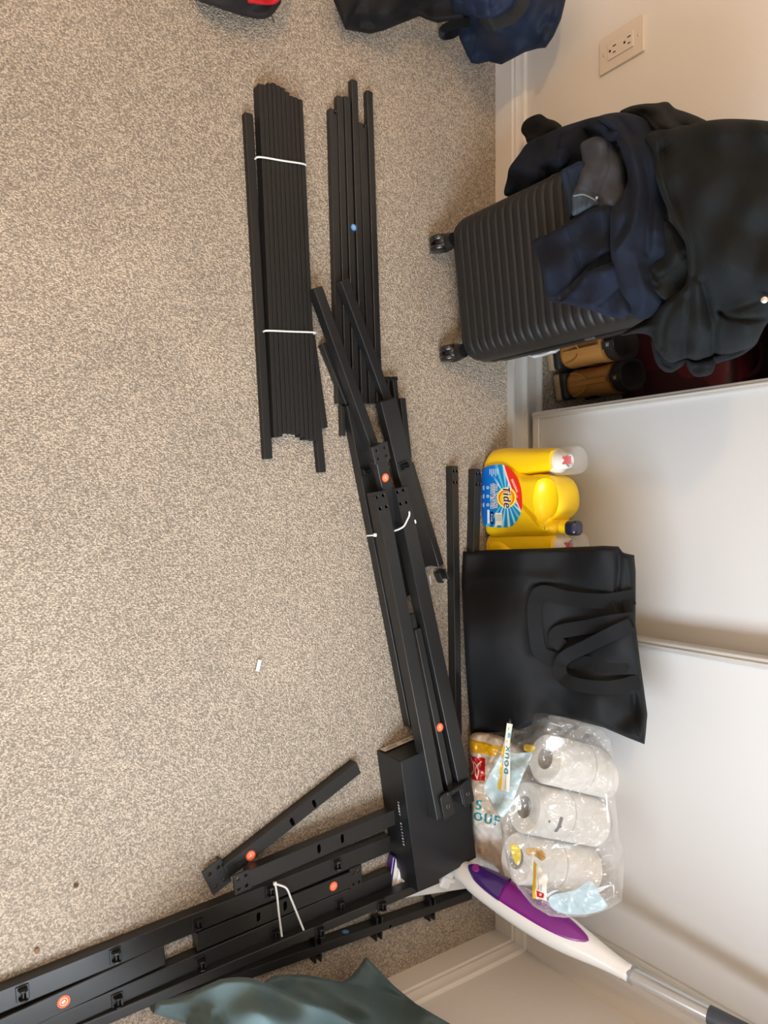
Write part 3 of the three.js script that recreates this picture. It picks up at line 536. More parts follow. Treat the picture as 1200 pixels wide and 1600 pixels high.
// ---- the clothes piled on it
{
  const c2 = pts => crop(780, 150, 0.35, pts), line = (pts, a, w, sharp) => ({ line: catmull(c2(pts), false, 5), a, w, sharp });
  const navy = cloth(0.0085, 0.0125, 0.024, 0.35), navy2 = cloth(0.0075, 0.0115, 0.024, 0.3), blk = cloth(0.006, 0.0065, 0.007, 0.3, 0.95, weaveB, 0.0004), char = cloth(0.0085, 0.0105, 0.0115, 0.45, 0.95, weaveB, 0.0005);
  single('black_cloth', 'small black cloth bunched up beside the baseboard, behind the navy sleeve', 'cloth', null,
    soft({ outline: c2([[104, 125], [130, 98], [180, 80], [215, 100], [252, 112], [282, 142], [250, 190], [200, 215], [130, 212], [116, 185], [98, 158]]), depth: dp([[815, 205], [850, 180], [875, 200], [850, 222]], 1.135), front: 0.03, back: 0.02, edge: 14, step: 2.5, folds: [line([[180, 90], [170, 150], [190, 210]], -0.006, 5), line([[110, 150], [150, 170]], -0.004, 4)], wave: 0.004, waveSize: 12 }), blk);
  // grey jeans and a darker blue pair
  single('blue_jeans', 'strip of dark blue jeans showing between the suitcase and the folded grey jeans', 'jeans', null,
    soft({ outline: c2([[275, 345], [320, 310], [370, 290], [420, 330], [400, 480], [335, 540], [312, 548], [305, 470]]), depth: dp([[885, 270, 0.975], [920, 260, 0.99], [895, 340, 0.965]]), front: 0.012, back: 0.01, edge: 10, step: 2.5, folds: [line([[310, 330], [350, 470]], -0.003, 4)] }), cloth(0.013, 0.024, 0.05, 0.3, 0.9, weaveB, 0.0006));
  const jd = dp([[900, 230, 1.0], [950, 220, 1.0], [965, 270, 0.985], [900, 300, 0.965], [905, 330, 0.953], [960, 320, 0.965]]);
  const j = thing('grey_jeans', 'folded faded grey jeans with stitched seams under the navy sweatshirt', 'jeans', null);
  const jm = cloth(0.054, 0.06, 0.078, 0.25, 0.9, weaveB, 0.0007);
  part('leg', soft({ outline: c2([[362, 222], [390, 195], [440, 180], [500, 195], [560, 300], [570, 420], [540, 500], [440, 505], [432, 470], [335, 462], [328, 440], [350, 390], [372, 300]]), depth: jd, front: 0.02, back: 0.014, edge: 16, step: 2.5, wave: 0.003, waveSize: 22, folds: [line([[494, 215], [490, 300], [462, 380], [436, 455]], -0.003, 2.5), line([[503, 215], [499, 300], [471, 380], [445, 455]], 0.0015, 2), line([[335, 418], [390, 425], [440, 450]], -0.0025, 2), line([[360, 300], [420, 330]], -0.004, 8)] }), jm, j);
  part('cuff', soft({ outline: c2([[328, 440], [372, 432], [440, 462], [455, 492], [400, 505], [330, 535], [327, 490]]), depth: dp([[900, 310, 0.955], [930, 320, 0.955], [900, 335, 0.95]]), front: 0.008, back: 0.012, edge: 8, step: 2, folds: [line([[345, 460], [340, 520]], 0.0018, 2), line([[375, 460], [370, 520]], 0.0018, 2), line([[400, 465], [395, 515]], 0.0018, 2)] }), cloth(0.05, 0.068, 0.092, 0.25, 0.9, weaveB, 0.0007), j, 'paler blue-grey inside of the turned cuff');
  part('seam', tube(c2([[332, 446], [372, 440], [402, 450], [432, 466]]).map(([x, y]) => at(x, y, tD(x, y, 0.953) - 0.018)), 0.0012, 24, 6), cloth(0.2, 0.26, 0.32, 0.2), j, 'pale blue hem edge');
  part('rivet', new THREE.SphereGeometry(0.003, 12, 8).translate(...c2([[436, 455]]).map(([x, y]) => at(x, y, tD(x, y, 0.955) - 0.022))[0].toArray()), M({ color: lin(0.4, 0.38, 0.34), roughness: 0.3, metalness: 0.9 }), j);
  settle(j);
  // navy sweatshirt: sleeve, body, hem that hangs over the front of the suitcase
  const s = thing('navy_sweatshirt', 'navy blue sweatshirt draped over the suitcase with one sleeve and the hem hanging down', 'sweatshirt', null);
  part('lining', soft({ outline: c2([[262, 330], [270, 190], [380, 120], [520, 110], [600, 300], [600, 480], [520, 520], [400, 510], [330, 480], [300, 400]]), depth: dp([[880, 280, 1.035], [930, 200, 1.06], [980, 250, 1.04], [960, 320, 1.02]]), front: 0.012, back: 0.02, edge: 12, step: 3 }), cloth(0.006, 0.008, 0.013, 0.1), s);
  part('sleeve', soft({ outline: c2([[22, 440], [35, 370], [45, 320], [85, 265], [128, 208], [200, 172], [280, 138], [350, 115], [420, 95], [500, 85], [560, 120], [555, 175], [490, 205], [430, 172], [378, 172], [352, 205], [348, 250], [290, 325], [222, 362], [146, 412], [72, 446]]), depth: dp([[790, 300, 1.09], [830, 225, 1.1], [850, 270, 1.06], [900, 200, 1.05], [880, 250, 1.02], [950, 190, 1.0], [970, 210, 0.985]]), front: 0.03, back: 0.03, edge: 26, step: 3, wave: 0.004, waveSize: 30, folds: [line([[128, 205], [132, 255], [160, 305], [215, 348]], -0.005, 4), line([[300, 150], [380, 140], [450, 120]], 0.008, 12), line([[430, 165], [360, 190], [330, 250]], -0.006, 7)] }), navy2, s);
  part('body', soft({ outline: c2([[440, 95], [545, 72], [640, 95], [700, 140], [725, 240], [730, 400], [760, 560], [760, 700], [690, 760], [730, 860], [735, 925], [690, 980], [640, 998], [600, 985], [560, 920], [535, 850], [500, 720], [496, 600], [500, 510], [545, 450], [575, 370], [560, 290], [530, 215], [490, 150]]), depth: dp([[950, 190, 0.99], [1000, 180, 1.03], [985, 260, 0.965], [1030, 280, 1.0], [975, 350, 0.94], [1030, 370, 0.975], [970, 440, 0.94], [1020, 440, 0.975], [1000, 490, 0.985]]), front: 0.04, back: 0.03, edge: 30, step: 3, wave: 0.003, waveSize: 35, folds: [line([[470, 105], [560, 190], [610, 320], [620, 460], [590, 600], [510, 690]], 0.012, 9), line([[540, 110], [620, 230], [665, 400], [668, 580], [660, 700]], -0.009, 6), line([[600, 95], [690, 250], [715, 450], [700, 600]], 0.008, 8), line([[560, 280], [585, 400], [575, 560], [500, 680]], -0.01, 5), line([[670, 820], [720, 900]], -0.008, 6), line([[600, 700], [640, 850], [640, 960]], 0.007, 10)] }), navy, s);
  part('hem', soft({ outline: c2([[148, 650], [230, 610], [310, 560], [380, 515], [440, 494], [510, 492], [540, 560], [530, 690], [480, 705], [420, 740], [350, 810], [280, 880], [235, 910], [208, 870], [180, 745]]), depth: dp([[835, 378, 0.972], [860, 460, 0.97], [900, 350, 0.955], [950, 330, 0.95], [900, 420, 0.958], [950, 400, 0.945]]), front: 0.014, back: 0.006, edge: 9, step: 2.5, wave: 0.003, waveSize: 30, folds: [line([[298, 575], [325, 660], [362, 775]], -0.0035, 2.5), line([[308, 570], [335, 655], [372, 765]], 0.003, 2.5), line([[440, 500], [470, 600], [460, 700]], 0.006, 12)] }), navy, s);
  part('hem', soft({ outline: c2([[210, 905], [270, 912], [335, 850], [385, 790], [440, 765], [480, 750], [530, 740], [560, 830], [588, 960], [560, 985], [520, 992], [470, 978], [420, 960], [330, 935], [240, 918]]), depth: dp([[860, 470, 0.955], [900, 440, 0.94], [950, 420, 0.93], [940, 490, 0.955], [980, 480, 0.95]]), front: 0.016, back: 0.008, edge: 10, step: 2.5, wave: 0.002, waveSize: 30, folds: [line([[425, 945], [480, 905], [530, 855]], -0.003, 2.2), line([[385, 800], [450, 800], [520, 770]], 0.004, 8)] }), cloth(0.0095, 0.014, 0.029, 0.35), s);
  settle(s);
  // charcoal jacket over the right side, spreading past the edge of the photograph
  const k = thing('black_jacket', 'large charcoal black jacket with ribbed waistband and snap pocket on top of the suitcase', 'jacket', null);
  part('collar', soft({ outline: c2([[540, 75], [580, 48], [640, 35], [700, 32], [750, 26], [785, 55], [830, 70], [900, 98], [930, 125], [880, 200], [800, 220], [740, 200], [690, 150], [640, 100]]), depth: dp([[990, 170, 1.05], [1050, 165, 1.06], [1090, 190, 1.04], [1040, 210, 1.0]]), front: 0.035, back: 0.03, edge: 20, step: 3, folds: [line([[560, 70], [650, 75], [700, 130], [760, 180]], -0.009, 5), line([[640, 45], [720, 70], [770, 140]], 0.008, 7), line([[740, 30], [760, 90], [830, 140]], -0.006, 5)] }), cloth(0.0105, 0.0115, 0.0115, 0.4, 0.95, weaveB, 0.0005), k);
  part('body', soft({ outline: c2([[648, 195], [672, 165], [720, 145], [820, 130], [915, 112], [1010, 102], [1110, 104], [1200, 112], [1290, 130], [1330, 400], [1320, 800], [1280, 960], [1200, 1010], [1140, 1110], [1050, 1150], [960, 1165], [880, 1180], [835, 1172], [760, 1190], [700, 1130], [672, 1072], [610, 1060], [535, 1072], [590, 1035], [660, 990], [720, 930], [790, 885], [835, 830], [842, 740], [825, 640], [785, 560], [735, 470], [705, 390], [690, 320], [668, 255]]),
    depth: dp([[1020, 230, 0.995], [1060, 200, 1.0], [1150, 200, 0.99], [1200, 200, 0.99], [1040, 300, 0.965], [1120, 300, 0.955], [1200, 320, 0.96], [1070, 400, 0.945], [1150, 400, 0.945], [1220, 430, 0.96], [1000, 510, 1.01], [1050, 540, 1.02], [1100, 560, 1.03], [1100, 500, 0.985], [1180, 500, 0.98]]), front: 0.045, back: 0.035, edge: 26, step: 3, wave: 0.0015, waveSize: 60,
    folds: [line([[700, 190], [715, 330], [750, 450], [800, 560], [840, 660], [848, 780], [835, 870]], 0.013, 7), line([[730, 250], [760, 420], [820, 560], [866, 680], [870, 800]], -0.009, 7), line([[850, 820], [850, 950], [835, 1100], [830, 1172]], -0.012, 6), line([[905, 830], [935, 950], [955, 1060], [960, 1160]], -0.012, 6), line([[800, 900], [740, 1010], [725, 1120]], -0.01, 6), line([[880, 850], [895, 1000], [890, 1150]], 0.008, 10), line([[985, 960], [1020, 985], [1100, 1000], [1195, 990]], -0.009, 4), line([[990, 965], [1080, 945], [1180, 905]], -0.003, 3), line([[985, 960], [965, 1060], [955, 1120]], -0.004, 4), line([[1000, 300], [1090, 520], [1050, 760]], 0.006, 26), line([[1130, 180], [1150, 400], [1200, 600]], -0.006, 22)] }), char, k);
  part('inner_fold', soft({ outline: c2([[665, 735], [700, 600], [760, 560], [850, 700], [860, 800], [800, 890], [740, 910], [690, 860], [660, 800]]), depth: dp([[1020, 400, 0.965], [1070, 400, 0.95], [1040, 450, 0.97]]), front: 0.003, back: 0.02, edge: 16, step: 2.5, folds: [line([[700, 815], [760, 780], [830, 705]], -0.004, 2.5), line([[690, 790], [715, 830], [700, 850]], -0.006, 4), line([[760, 600], [780, 700], [760, 780]], 0.006, 8)] }), cloth(0.0095, 0.0105, 0.0105, 0.4, 0.95, weaveB, 0.0005), k);
  // ribbed waistband in three gathered pieces
  const rib = (o, dpts, n, dir) => { const f = []; for (let i = 0; i < n; i++) { const t = (i + 0.5) / n, x = o[0] + (o[2] - o[0]) * t, y = o[1] + (o[3] - o[1]) * t; f.push(line([[x, y], [x + dir[0], y + dir[1]]], -0.0022, 1.3)); } return f; };
  const band = cloth(0.0075, 0.009, 0.0105, 0.45, 0.95, weaveB, 0.0005);
  part('waistband', soft({ outline: c2([[676, 1070], [700, 1110], [745, 1160], [790, 1175], [835, 1165], [828, 1195], [800, 1218], [765, 1235], [725, 1222], [692, 1170]]), depth: dp([[1020, 530, 1.01], [1045, 575, 1.03], [1070, 565, 1.03]]), front: 0.013, back: 0.013, edge: 7, step: 2, folds: rib([695, 1130, 830, 1190], 0, 14, [-25, 40]) }), band, k);
  part('waistband', soft({ outline: c2([[836, 1170], [880, 1180], [960, 1160], [965, 1195], [950, 1238], [910, 1252], [870, 1250], [842, 1215]]), depth: dp([[1080, 575, 1.03], [1110, 575, 1.03]], 1.03), front: 0.014, back: 0.013, edge: 7, step: 2, folds: rib([840, 1215, 960, 1210], 0, 14, [4, 45]) }), band, k);
  part('waistband', soft({ outline: c2([[955, 1160], [1010, 1140], [1080, 1125], [1140, 1085], [1165, 1060], [1150, 1105], [1110, 1140], [1060, 1168], [1000, 1185], [965, 1195]]), depth: dp([[1120, 560, 1.03], [1180, 535, 1.02]], 1.03), front: 0.012, back: 0.012, edge: 6, step: 2, folds: rib([965, 1180, 1150, 1095], 0, 20, [10, 40]) }), band, k);
  const bp = at(1194.5, 468.5, tD(1194.5, 468.5, 0.962) - 0.0415);
  const sn = part('snap_button', new THREE.LatheGeometry([[0, 0.0022], [0.0016, 0.002], [0.0021, 0.0012], [0.0034, 0.0016], [0.0042, 0.0007], [0.0043, 0]].map(p => new THREE.Vector2(...p)), 24), M({ color: lin(0.55, 0.51, 0.44), roughness: 0.4, metalness: 0.7 }), k);
  sn.position.copy(bp); sn.quaternion.setFromUnitVectors(V(0, 1, 0), V(0, 1.2, 0).sub(bp).add(V(0, EYE - 1.2, 0)).normalize());
  settle(k);
}
// crumpled white plastic behind the suitcase foot
single('plastic_bag', 'crumpled scrap of white plastic bag between the suitcase and the closet boots', 'plastic bag', null,
  soft({ outline: crop(820, 520, 1 / 6, [[30, 215], [120, 185], [230, 160], [330, 140], [330, 160], [290, 190], [240, 200], [160, 225], [90, 240]]), depth: dp([[830, 556, 1.24], [870, 548, 1.25]], 1.24), front: 0.02, back: 0.03, edge: 5, step: 1.5, wave: 0.006, waveSize: 5, sharp: true }), P({ color: lin(0.8, 0.82, 0.84), roughness: 0.35, transmission: 0.2, thickness: 0 }));

// ================================================================ things in the open closet
{
  const tan = cloth(0.40, 0.185, 0.045, 0.15, 0.85, specks, 0.0006), tan2 = tan, sole = M({ color: lin(0.42, 0.31, 0.19), roughness: 0.7 }), midb = M({ color: lin(0.012, 0.011, 0.012), roughness: 0.6 }), dark = cloth(0.02, 0.013, 0.01, 0.2);
  const ell = (cx, y, cz, a, b, n = 40, tilt = 0) => Array.from({ length: n }, (_, i) => { const t = -i / n * 2 * Math.PI, c = Math.cos(t), s = Math.sin(t); return V(cx + a * Math.sign(c) * Math.abs(c) ** 0.8, y + tilt * s * b, cz + b * Math.sign(s) * Math.abs(s) ** 0.85); });
  const boot = (label, pos, turn) => {
    const g = thing('work_boot', label, 'boot', null, pos, turn); g.scale.x = 0.88;
    // local: heel towards +z at z = 0
    part('outsole', join([box(0.074, 0.022, 0.075, 0, 0.011, -0.04, 0.009), box(0.09, 0.016, 0.17, 0, 0.012, -0.185, 0.007), box(0.07, 0.01, 0.07, 0, 0.017, -0.09, 0.004)]), sole, g, 'pale tan rubber outsole');
    part('midsole', join([box(0.078, 0.022, 0.09, 0, 0.032, -0.045, 0.01), box(0.094, 0.018, 0.19, 0, 0.03, -0.178, 0.008)]), midb, g, 'black midsole band');
    const foot = []; for (let i = 0; i <= 16; i++) { const t = i / 16, z = -0.004 - 0.262 * t, a = 0.036 + 0.01 * Math.sin(t * 3) * (t > 0.3 ? 1 : 0.3), h = t < 0.45 ? 0.1 - 0.02 * t : 0.091 - 0.05 * (t - 0.45) / 0.55; const e = Math.min(1, Math.sqrt(Math.max(0.02, Math.min(t, 1 - t) / 0.1))); foot.push(Array.from({ length: 28 }, (_, k) => { const q = k / 28 * 2 * Math.PI; return V(a * e * Math.cos(q), 0.04 + h * 0.5 * (0.9 + Math.sin(q)) * (0.5 + 0.5 * e), z); })); }
    const shaft = []; for (let i = 0; i <= 14; i++) { const t = i / 14, y = 0.045 + 0.11 * t, bulge = 1 - 0.10 * Math.sin(Math.min(1, t * 1.2) * 3.1); shaft.push(ell(0, y, -0.052 - 0.006 * t, 0.0395 * bulge, 0.05 * (1 - 0.05 * t) + (t < 0.3 ? 0.002 : 0), 40, 0)); }
    part('upper', join([skin(foot), skin(shaft.reverse())]), tan, g);
    part('heel_counter', new THREE.TorusGeometry(0.03, 0.0015, 6, 24, Math.PI).rotateZ(0).scale(1.0, 1.4, 1).translate(0, 0.06, 0.0003), tan2, g);
    part('back_stay', box(0.012, 0.1, 0.003, 0, 0.105, 0.0005, 0.001), tan, g);
    const col = []; for (const [y, k, w] of [[0.162, 1.0, 0], [0.17, 1.09, 0], [0.182, 1.1, 0], [0.187, 1.0, 0], [0.184, 0.8, 0], [0.16, 0.7, 0]]) { void w; col.push(ell(0, y, -0.058, 0.0395 * k, 0.048 * k, 40, 0)); }
    part('collar', skin(col.reverse()), dark, g, 'dark padded collar');
    part('pull_tab', box(0.02, 0.03, 0.003, 0, 0.178, -0.003, 0.001), M({ map: canvasTex(128, 64, (c) => { c.fillStyle = '#171312'; c.fillRect(0, 0, 128, 64); c.fillStyle = '#b9a074'; c.font = 'bold 24px sans-serif'; c.textAlign = 'center'; c.textBaseline = 'middle'; c.fillText('TIMB', 64, 32); }), roughness: 0.8 }), g, 'dark pull tab with pale lettering');
    return g;
  };
  const b1 = onY(851, 560, 0), b2 = onY(862.5, 607, 0);
  boot('tan leather work boot in the closet, the one closer to the suitcase', [b1.x, 0, b1.z], 0.16);
  boot('tan leather work boot in the closet, the one closer to the white sliding door', [b2.x, 0, b2.z], 0.2);
  // maroon bag behind the boots
  const red = M({ map: dataTex(256, (i, j) => { const n = noise2(i / 26, j / 26, 0), d = n > 0.62 ? 0.55 : 1, e = noise2(i / 40 + 9, j / 40, 0) > 0.74; return e ? [36, 24, 48] : [84 * d, 16 * d, 28 * d]; }, true, 1), roughness: 0.6 });
  const g = thing('maroon_bag', 'dark maroon patterned bag lying at the back of the closet behind the boots', 'bag', null, [-0.36, 0, -1.72], 0.05);
  const rr = []; for (let i = 0; i <= 14; i++) { const t = i / 14, y = 0.004 + 0.3 * t, k = Math.min(1, Math.sqrt(Math.min(t, 1 - t) / 0.12 + 0.05)); rr.push(Array.from({ length: 48 }, (_, q) => { const a = -q / 48 * 2 * Math.PI, c = Math.cos(a), s = Math.sin(a); return V(0.15 * (0.94 + 0.06 * k) * Math.sign(c) * Math.abs(c) ** 0.3, y, 0.1 * (0.85 + 0.15 * k) * Math.sign(s) * Math.abs(s) ** 0.3 + 0.006 * (noise2(q / 4, t * 6) - 0.5)); })); }
  part('body', uvWorld(skin(rr.reverse())), red, g);
  part('handle', new THREE.TorusGeometry(0.05, 0.006, 8, 32, Math.PI).translate(0, 0.3, 0.05), cloth(0.03, 0.006, 0.01), g);
  // dark clothes hanging in the closet
  const h = thing('hanging_coat', 'dark coat hanging in the shadow of the closet above the maroon bag', 'coat', null);
  const coat = []; for (let i = 0; i <= 24; i++) { const t = i / 24, y = 1.75 - 1.33 * t; coat.push(Array.from({ length: 64 }, (_, q) => { const a = q / 64 * 2 * Math.PI, c = Math.cos(a), s = Math.sin(a), w = 0.16 + 0.1 * Math.min(1, t * 5), d = 0.05 + 0.03 * Math.min(1, t * 4) + 0.012 * Math.sin(a * 7) * t; return V(-0.27 + w * Math.sign(c) * Math.abs(c) ** 0.6, y, -1.66 + d * s); })); }
  part('body', skin(coat), cloth(0.008, 0.009, 0.014, 0.2), h);
  part('hanger', new THREE.TorusGeometry(0.025, 0.003, 8, 24, 4.2).rotateZ(-0.9).translate(-0.27, 1.79, -1.66), trackMat, h); settle(h);
  const rod = thing('closet_rod', 'white closet rod above the hanging coat', 'rod', null, [0, 1.81, -1.66]);
  part('tube', new THREE.CylinderGeometry(0.014, 0.014, CR - CL - 0.02, 24).rotateZ(Math.PI / 2).translate((CL + CR) / 2, 0, 0), trimMat, rod);
}
// ================================================================ yellow detergent bottles
{
  const D0 = 1.128, yel = P({ color: lin(0.96, 0.64, 0.004), roughness: 0.33, clearcoat: 0.25, clearcoatRoughness: 0.3 });
  const P2 = (pts, dd = D0) => pts.map(([x, y]) => { const p = onD(x, y, dd); return new THREE.Vector2(p.x, Math.max(0.0005, p.y)); });
  const solid = (pts, plane, depth, bevel, z0) => {
    const sh = new THREE.Shape(catmull(P2(pts, plane).map(p => [p.x, p.y]), true, 6).map(p => new THREE.Vector2(p[0], Math.max(0.0005, p[1]))));
    let g = new THREE.ExtrudeGeometry(sh, { depth: depth - 2 * bevel, bevelEnabled: true, bevelSize: bevel * 0.8, bevelOffset: -bevel * 0.8, bevelThickness: bevel, bevelSegments: 8, steps: 1 }).translate(0, 0, -D0 - depth + bevel + z0);
    g.deleteAttribute('uv'); g = toCreasedNormals(mergeVertices(g, 1e-5), 1.0); g.setAttribute('uv', new THREE.Float32BufferAttribute(new Float32Array(g.attributes.position.count * 2), 2)); return g;
  };
  const g = thing('detergent_bottle', 'yellow detergent bottle with its blue and red label and clear cap in full view', 'bottle', null);
  const main = new Brush(solid([[773, 741], [775, 727], [784, 719.5], [800, 719], [815, 730], [834, 742], [855, 741], [874, 745], [884, 757], [888, 776], [887, 794], [880, 806], [872, 813], [880, 819], [883, 829], [872, 837], [835, 839], [800, 840.5], [784, 840], [775, 833], [773, 818], [773, 780]], 1.168, 0.088, 0.024, 0.0));
  const hc = onD(851, 781, D0), grip = new Brush(new THREE.SphereGeometry(1, 40, 28).scale(0.049, 0.031, 0.026)); grip.position.set(hc.x, hc.y, -D0 + 0.003);
  main.updateMatrixWorld(); grip.updateMatrixWorld();
  let cut = new Evaluator().evaluate(main, grip, SUBTRACTION).geometry; cut.clearGroups(); cut.deleteAttribute('normal'); cut.deleteAttribute('uv'); cut = mergeVertices(cut, 1e-4); cut.computeVertexNormals(); cut.setAttribute('uv', new THREE.Float32BufferAttribute(new Float32Array(cut.attributes.position.count * 2), 2));
  const col = catmull([[771.5, 716, 752], [774, 708, 758], [780, 702.5, 757], [795, 700, 750], [815, 700.5, 744], [840, 700.5, 742], [858, 700, 738], [868, 700, 735], [873, 703, 732]], false, 5).map(([x, l, r2]) => {
    const p = onD(x, l, 1.162), q2 = onD(x, r2, 1.162), y = Math.max(0.001, p.y), w = (q2.x - p.x) / 2, cx = (p.x + q2.x) / 2;
    return Array.from({ length: 40 }, (_, i) => { const t = i / 40 * 2 * Math.PI, c = Math.cos(t), s2 = Math.sin(t); return V(cx + w * Math.sign(c) * Math.abs(c) ** 0.75, y, -1.164 + 0.031 * Math.sign(s2) * Math.abs(s2) ** 0.75); });
  });
  part('body', join([cut, skin(col.reverse())]), yel, g);
  // label
  const lo = P2([[753.5, 750], [757, 732], [768, 727], [785, 726], [797, 732], [808, 746], [814, 762], [816, 780], [815, 797], [809, 812], [800, 822], [785, 824], [766, 823], [757, 820], [753.5, 800]]), lb = new THREE.Box2().setFromPoints(lo);
  const ls = new THREE.Shape(catmull(lo.map(p => [p.x, p.y]), true, 5).map(p => new THREE.Vector2(...p)));
  const lg = new THREE.ExtrudeGeometry(ls, { depth: 0.0008, bevelEnabled: false }).translate(0, 0, -D0 + 0.0002);
  { const p = lg.attributes.position, u = lg.attributes.uv; for (let i = 0; i < p.count; i++) u.setXY(i, (p.getX(i) - lb.min.x) / (lb.max.x - lb.min.x), (p.getY(i) - lb.min.y) / (lb.max.y - lb.min.y)); }
  const lt = canvasTex(1024, 700, (c, w, h) => {
    const X = u => u * w, Y = v => (1 - v) * h, cx = X(0.53), cy = Y(0.63);
    let gr = c.createLinearGradient(0, 0, 0, h); gr.addColorStop(0, '#1795c9'); gr.addColorStop(0.55, '#1487c9'); gr.addColorStop(1, '#0b62c4'); c.fillStyle = gr; c.fillRect(0, 0, w, h);
    for (let i = 0; i < 26; i++) { const a = i / 26 * 6.283 + 0.1, b = a + 0.1; c.fillStyle = ['#9fe0f5', '#d6f3fb', '#6cc9e8'][i % 3]; if (Math.sin(a) > 0.45 && Math.abs(Math.cos(a)) < 0.75) continue; c.globalAlpha = 0.9; c.beginPath(); c.moveTo(cx + 120 * Math.cos(a), cy + 120 * Math.sin(a)); c.lineTo(cx + 720 * Math.cos(a), cy + 720 * Math.sin(a)); c.lineTo(cx + 720 * Math.cos(b), cy + 720 * Math.sin(b)); c.lineTo(cx + 120 * Math.cos(b), cy + 120 * Math.sin(b)); c.fill(); }
    c.globalAlpha = 1; gr = c.createLinearGradient(0, Y(0.42), 0, h); gr.addColorStop(0, 'rgba(10,105,200,0)'); gr.addColorStop(0.35, '#0f78cf'); gr.addColorStop(1, '#0a5cc0'); c.fillStyle = gr; c.fillRect(0, Y(0.42), X(0.68), h);
    c.fillStyle = '#f3d9dd'; c.beginPath(); c.moveTo(0, Y(0.53)); c.quadraticCurveTo(X(0.35), Y(0.66), X(0.8), Y(1)); c.lineTo(0, 0); c.fill();
    c.fillStyle = '#e8321c'; c.beginPath(); c.moveTo(0, Y(0.57)); c.quadraticCurveTo(X(0.33), Y(0.7), X(0.76), Y(1)); c.lineTo(0, 0); c.fill();
    c.save(); c.translate(X(0.3), Y(0.8)); c.rotate(-0.42); c.fillStyle = '#ffe1d2'; c.font = 'bold 50px sans-serif'; c.fillText('ORIGINAL', -70, 20); c.font = '26px sans-serif'; c.fillText('clean', 190, 40); c.restore();
    c.fillStyle = '#ffee58'; c.beginPath(); c.arc(cx, cy, 168, 0, 7); c.fill(); c.fillStyle = '#f3851e'; c.beginPath(); c.arc(cx, cy, 138, 0, 7); c.fill(); c.fillStyle = '#ffd21f'; c.beginPath(); c.arc(cx + 14, cy + 6, 108, 0, 7); c.fill();
    c.textAlign = 'center'; c.textBaseline = 'middle'; c.save(); c.translate(cx, cy - 4); c.transform(1, -0.06, -0.12, 1, 0, 0); c.font = 'bold 172px sans-serif'; c.lineWidth = 14; c.strokeStyle = '#fffbe6'; c.strokeText('Tide', 0, 0); c.fillStyle = '#141a5c'; c.fillText('Tide', 0, 0); c.restore();
    c.fillStyle = '#c83a1c'; c.font = 'bold 34px sans-serif'; c.fillText('SIMPLY', cx, Y(0.445));
    for (const [t, v] of [['ALL IN ONE', 0.36], ['TOUT EN UN', 0.265]]) { c.font = 'bold 70px sans-serif'; c.lineWidth = 12; c.strokeStyle = '#f4fbff'; c.strokeText(t, X(0.5), Y(v)); c.fillStyle = '#10163c'; c.fillText(t, X(0.5), Y(v)); }
    c.fillStyle = '#e6f6ff'; for (const u of [0.36, 0.5, 0.64]) { c.beginPath(); c.arc(X(u), Y(0.155), 25, 0, 7); c.fill(); c.fillStyle = '#1673c8'; c.beginPath(); c.arc(X(u), Y(0.155), 14, 0, 7); c.fill(); c.fillStyle = '#e6f6ff'; c.fillRect(X(u) - 40, Y(0.06), 80, 10); c.fillRect(X(u) - 30, Y(0.035), 60, 8); }
    for (let i = 0; i < 5; i++) c.fillRect(X(0.06), Y(0.42 - i * 0.05), X(0.09 + 0.03 * (i % 2)), 12);
    c.fillRect(X(0.72), Y(0.2), X(0.22), 40); c.fillStyle = '#141a5c'; c.fillRect(X(0.75), Y(0.3), X(0.2), 56); c.fillStyle = '#e6f6ff'; c.font = 'bold 34px sans-serif'; c.fillText('64 loads', X(0.85), Y(0.26));
    c.fillStyle = '#f3f1e4'; c.fillRect(X(0.77), Y(0.52), X(0.2), 120); c.fillStyle = '#8c9b86'; for (let i = 0; i < 5; i++) c.fillRect(X(0.79), Y(0.5) + i * 20, X(0.11), 8);
  });
  part('label', lg, M({ map: lt, roughness: 0.35 }), g, 'blue label with a sunburst, a red corner and a round logo');
  // clear measuring cap over the pouring spout
  const sp = onD(871, 721, 1.165), capR = 0.0285;
  const cap = part('cap', new THREE.LatheGeometry([[capR * 0.9, 0], [capR, 0.002], [capR, 0.05], [capR * 0.9, 0.058], [0, 0.059]].map(p => new THREE.Vector2(...p)), 48), P({ color: 0xffffff, transmission: 0.9, thickness: 0, roughness: 0.12, ior: 1.5, side: THREE.DoubleSide }), g, 'clear plastic measuring cap');
  cap.position.copy(sp); 
  const spout = part('spout', new THREE.LatheGeometry([[0.0235, -0.01], [0.0235, 0.008], [0.018, 0.01], [0.015, 0.03], [0.012, 0.032], [0.012, 0.012]].map(p => new THREE.Vector2(...p)), 40), M({ color: lin(0.8, 0.8, 0.78), roughness: 0.4 }), g, 'white inner spout'); spout.position.copy(sp);
  part('spout_tag', box(0.016, 0.022, 0.002, 0, 0.036, 0.014, 0.0008), M({ color: lin(0.65, 0.05, 0.06), roughness: 0.4 }), g, 'red tag inside the cap').position.copy(sp);
  const tap = onD(890, 825, D0 - 0.0);
  part('tap_button', box(0.031, 0.031, 0.03, 0, 0, -0.012, 0.0105), P({ color: lin(0.012, 0.013, 0.035), roughness: 0.3, clearcoat: 0.5 }), g, 'navy blue tap button').position.copy(tap);
  part('tap_neck', new THREE.CylinderGeometry(0.012, 0.0135, 0.03, 24).translate(0, -0.02, -0.02), yel, g).position.copy(tap);
  settle(g);
  const g2 = g.clone(); g2.remove(g2.children.find(o => o.name === 'label')); g2.name = numbered('detergent_bottle'); scene.add(g2); g2.position.x += 0.172; g2.position.z -= 0.006;
  g2.userData.label = 'second yellow detergent bottle, mostly hidden behind the black tote bag';
}
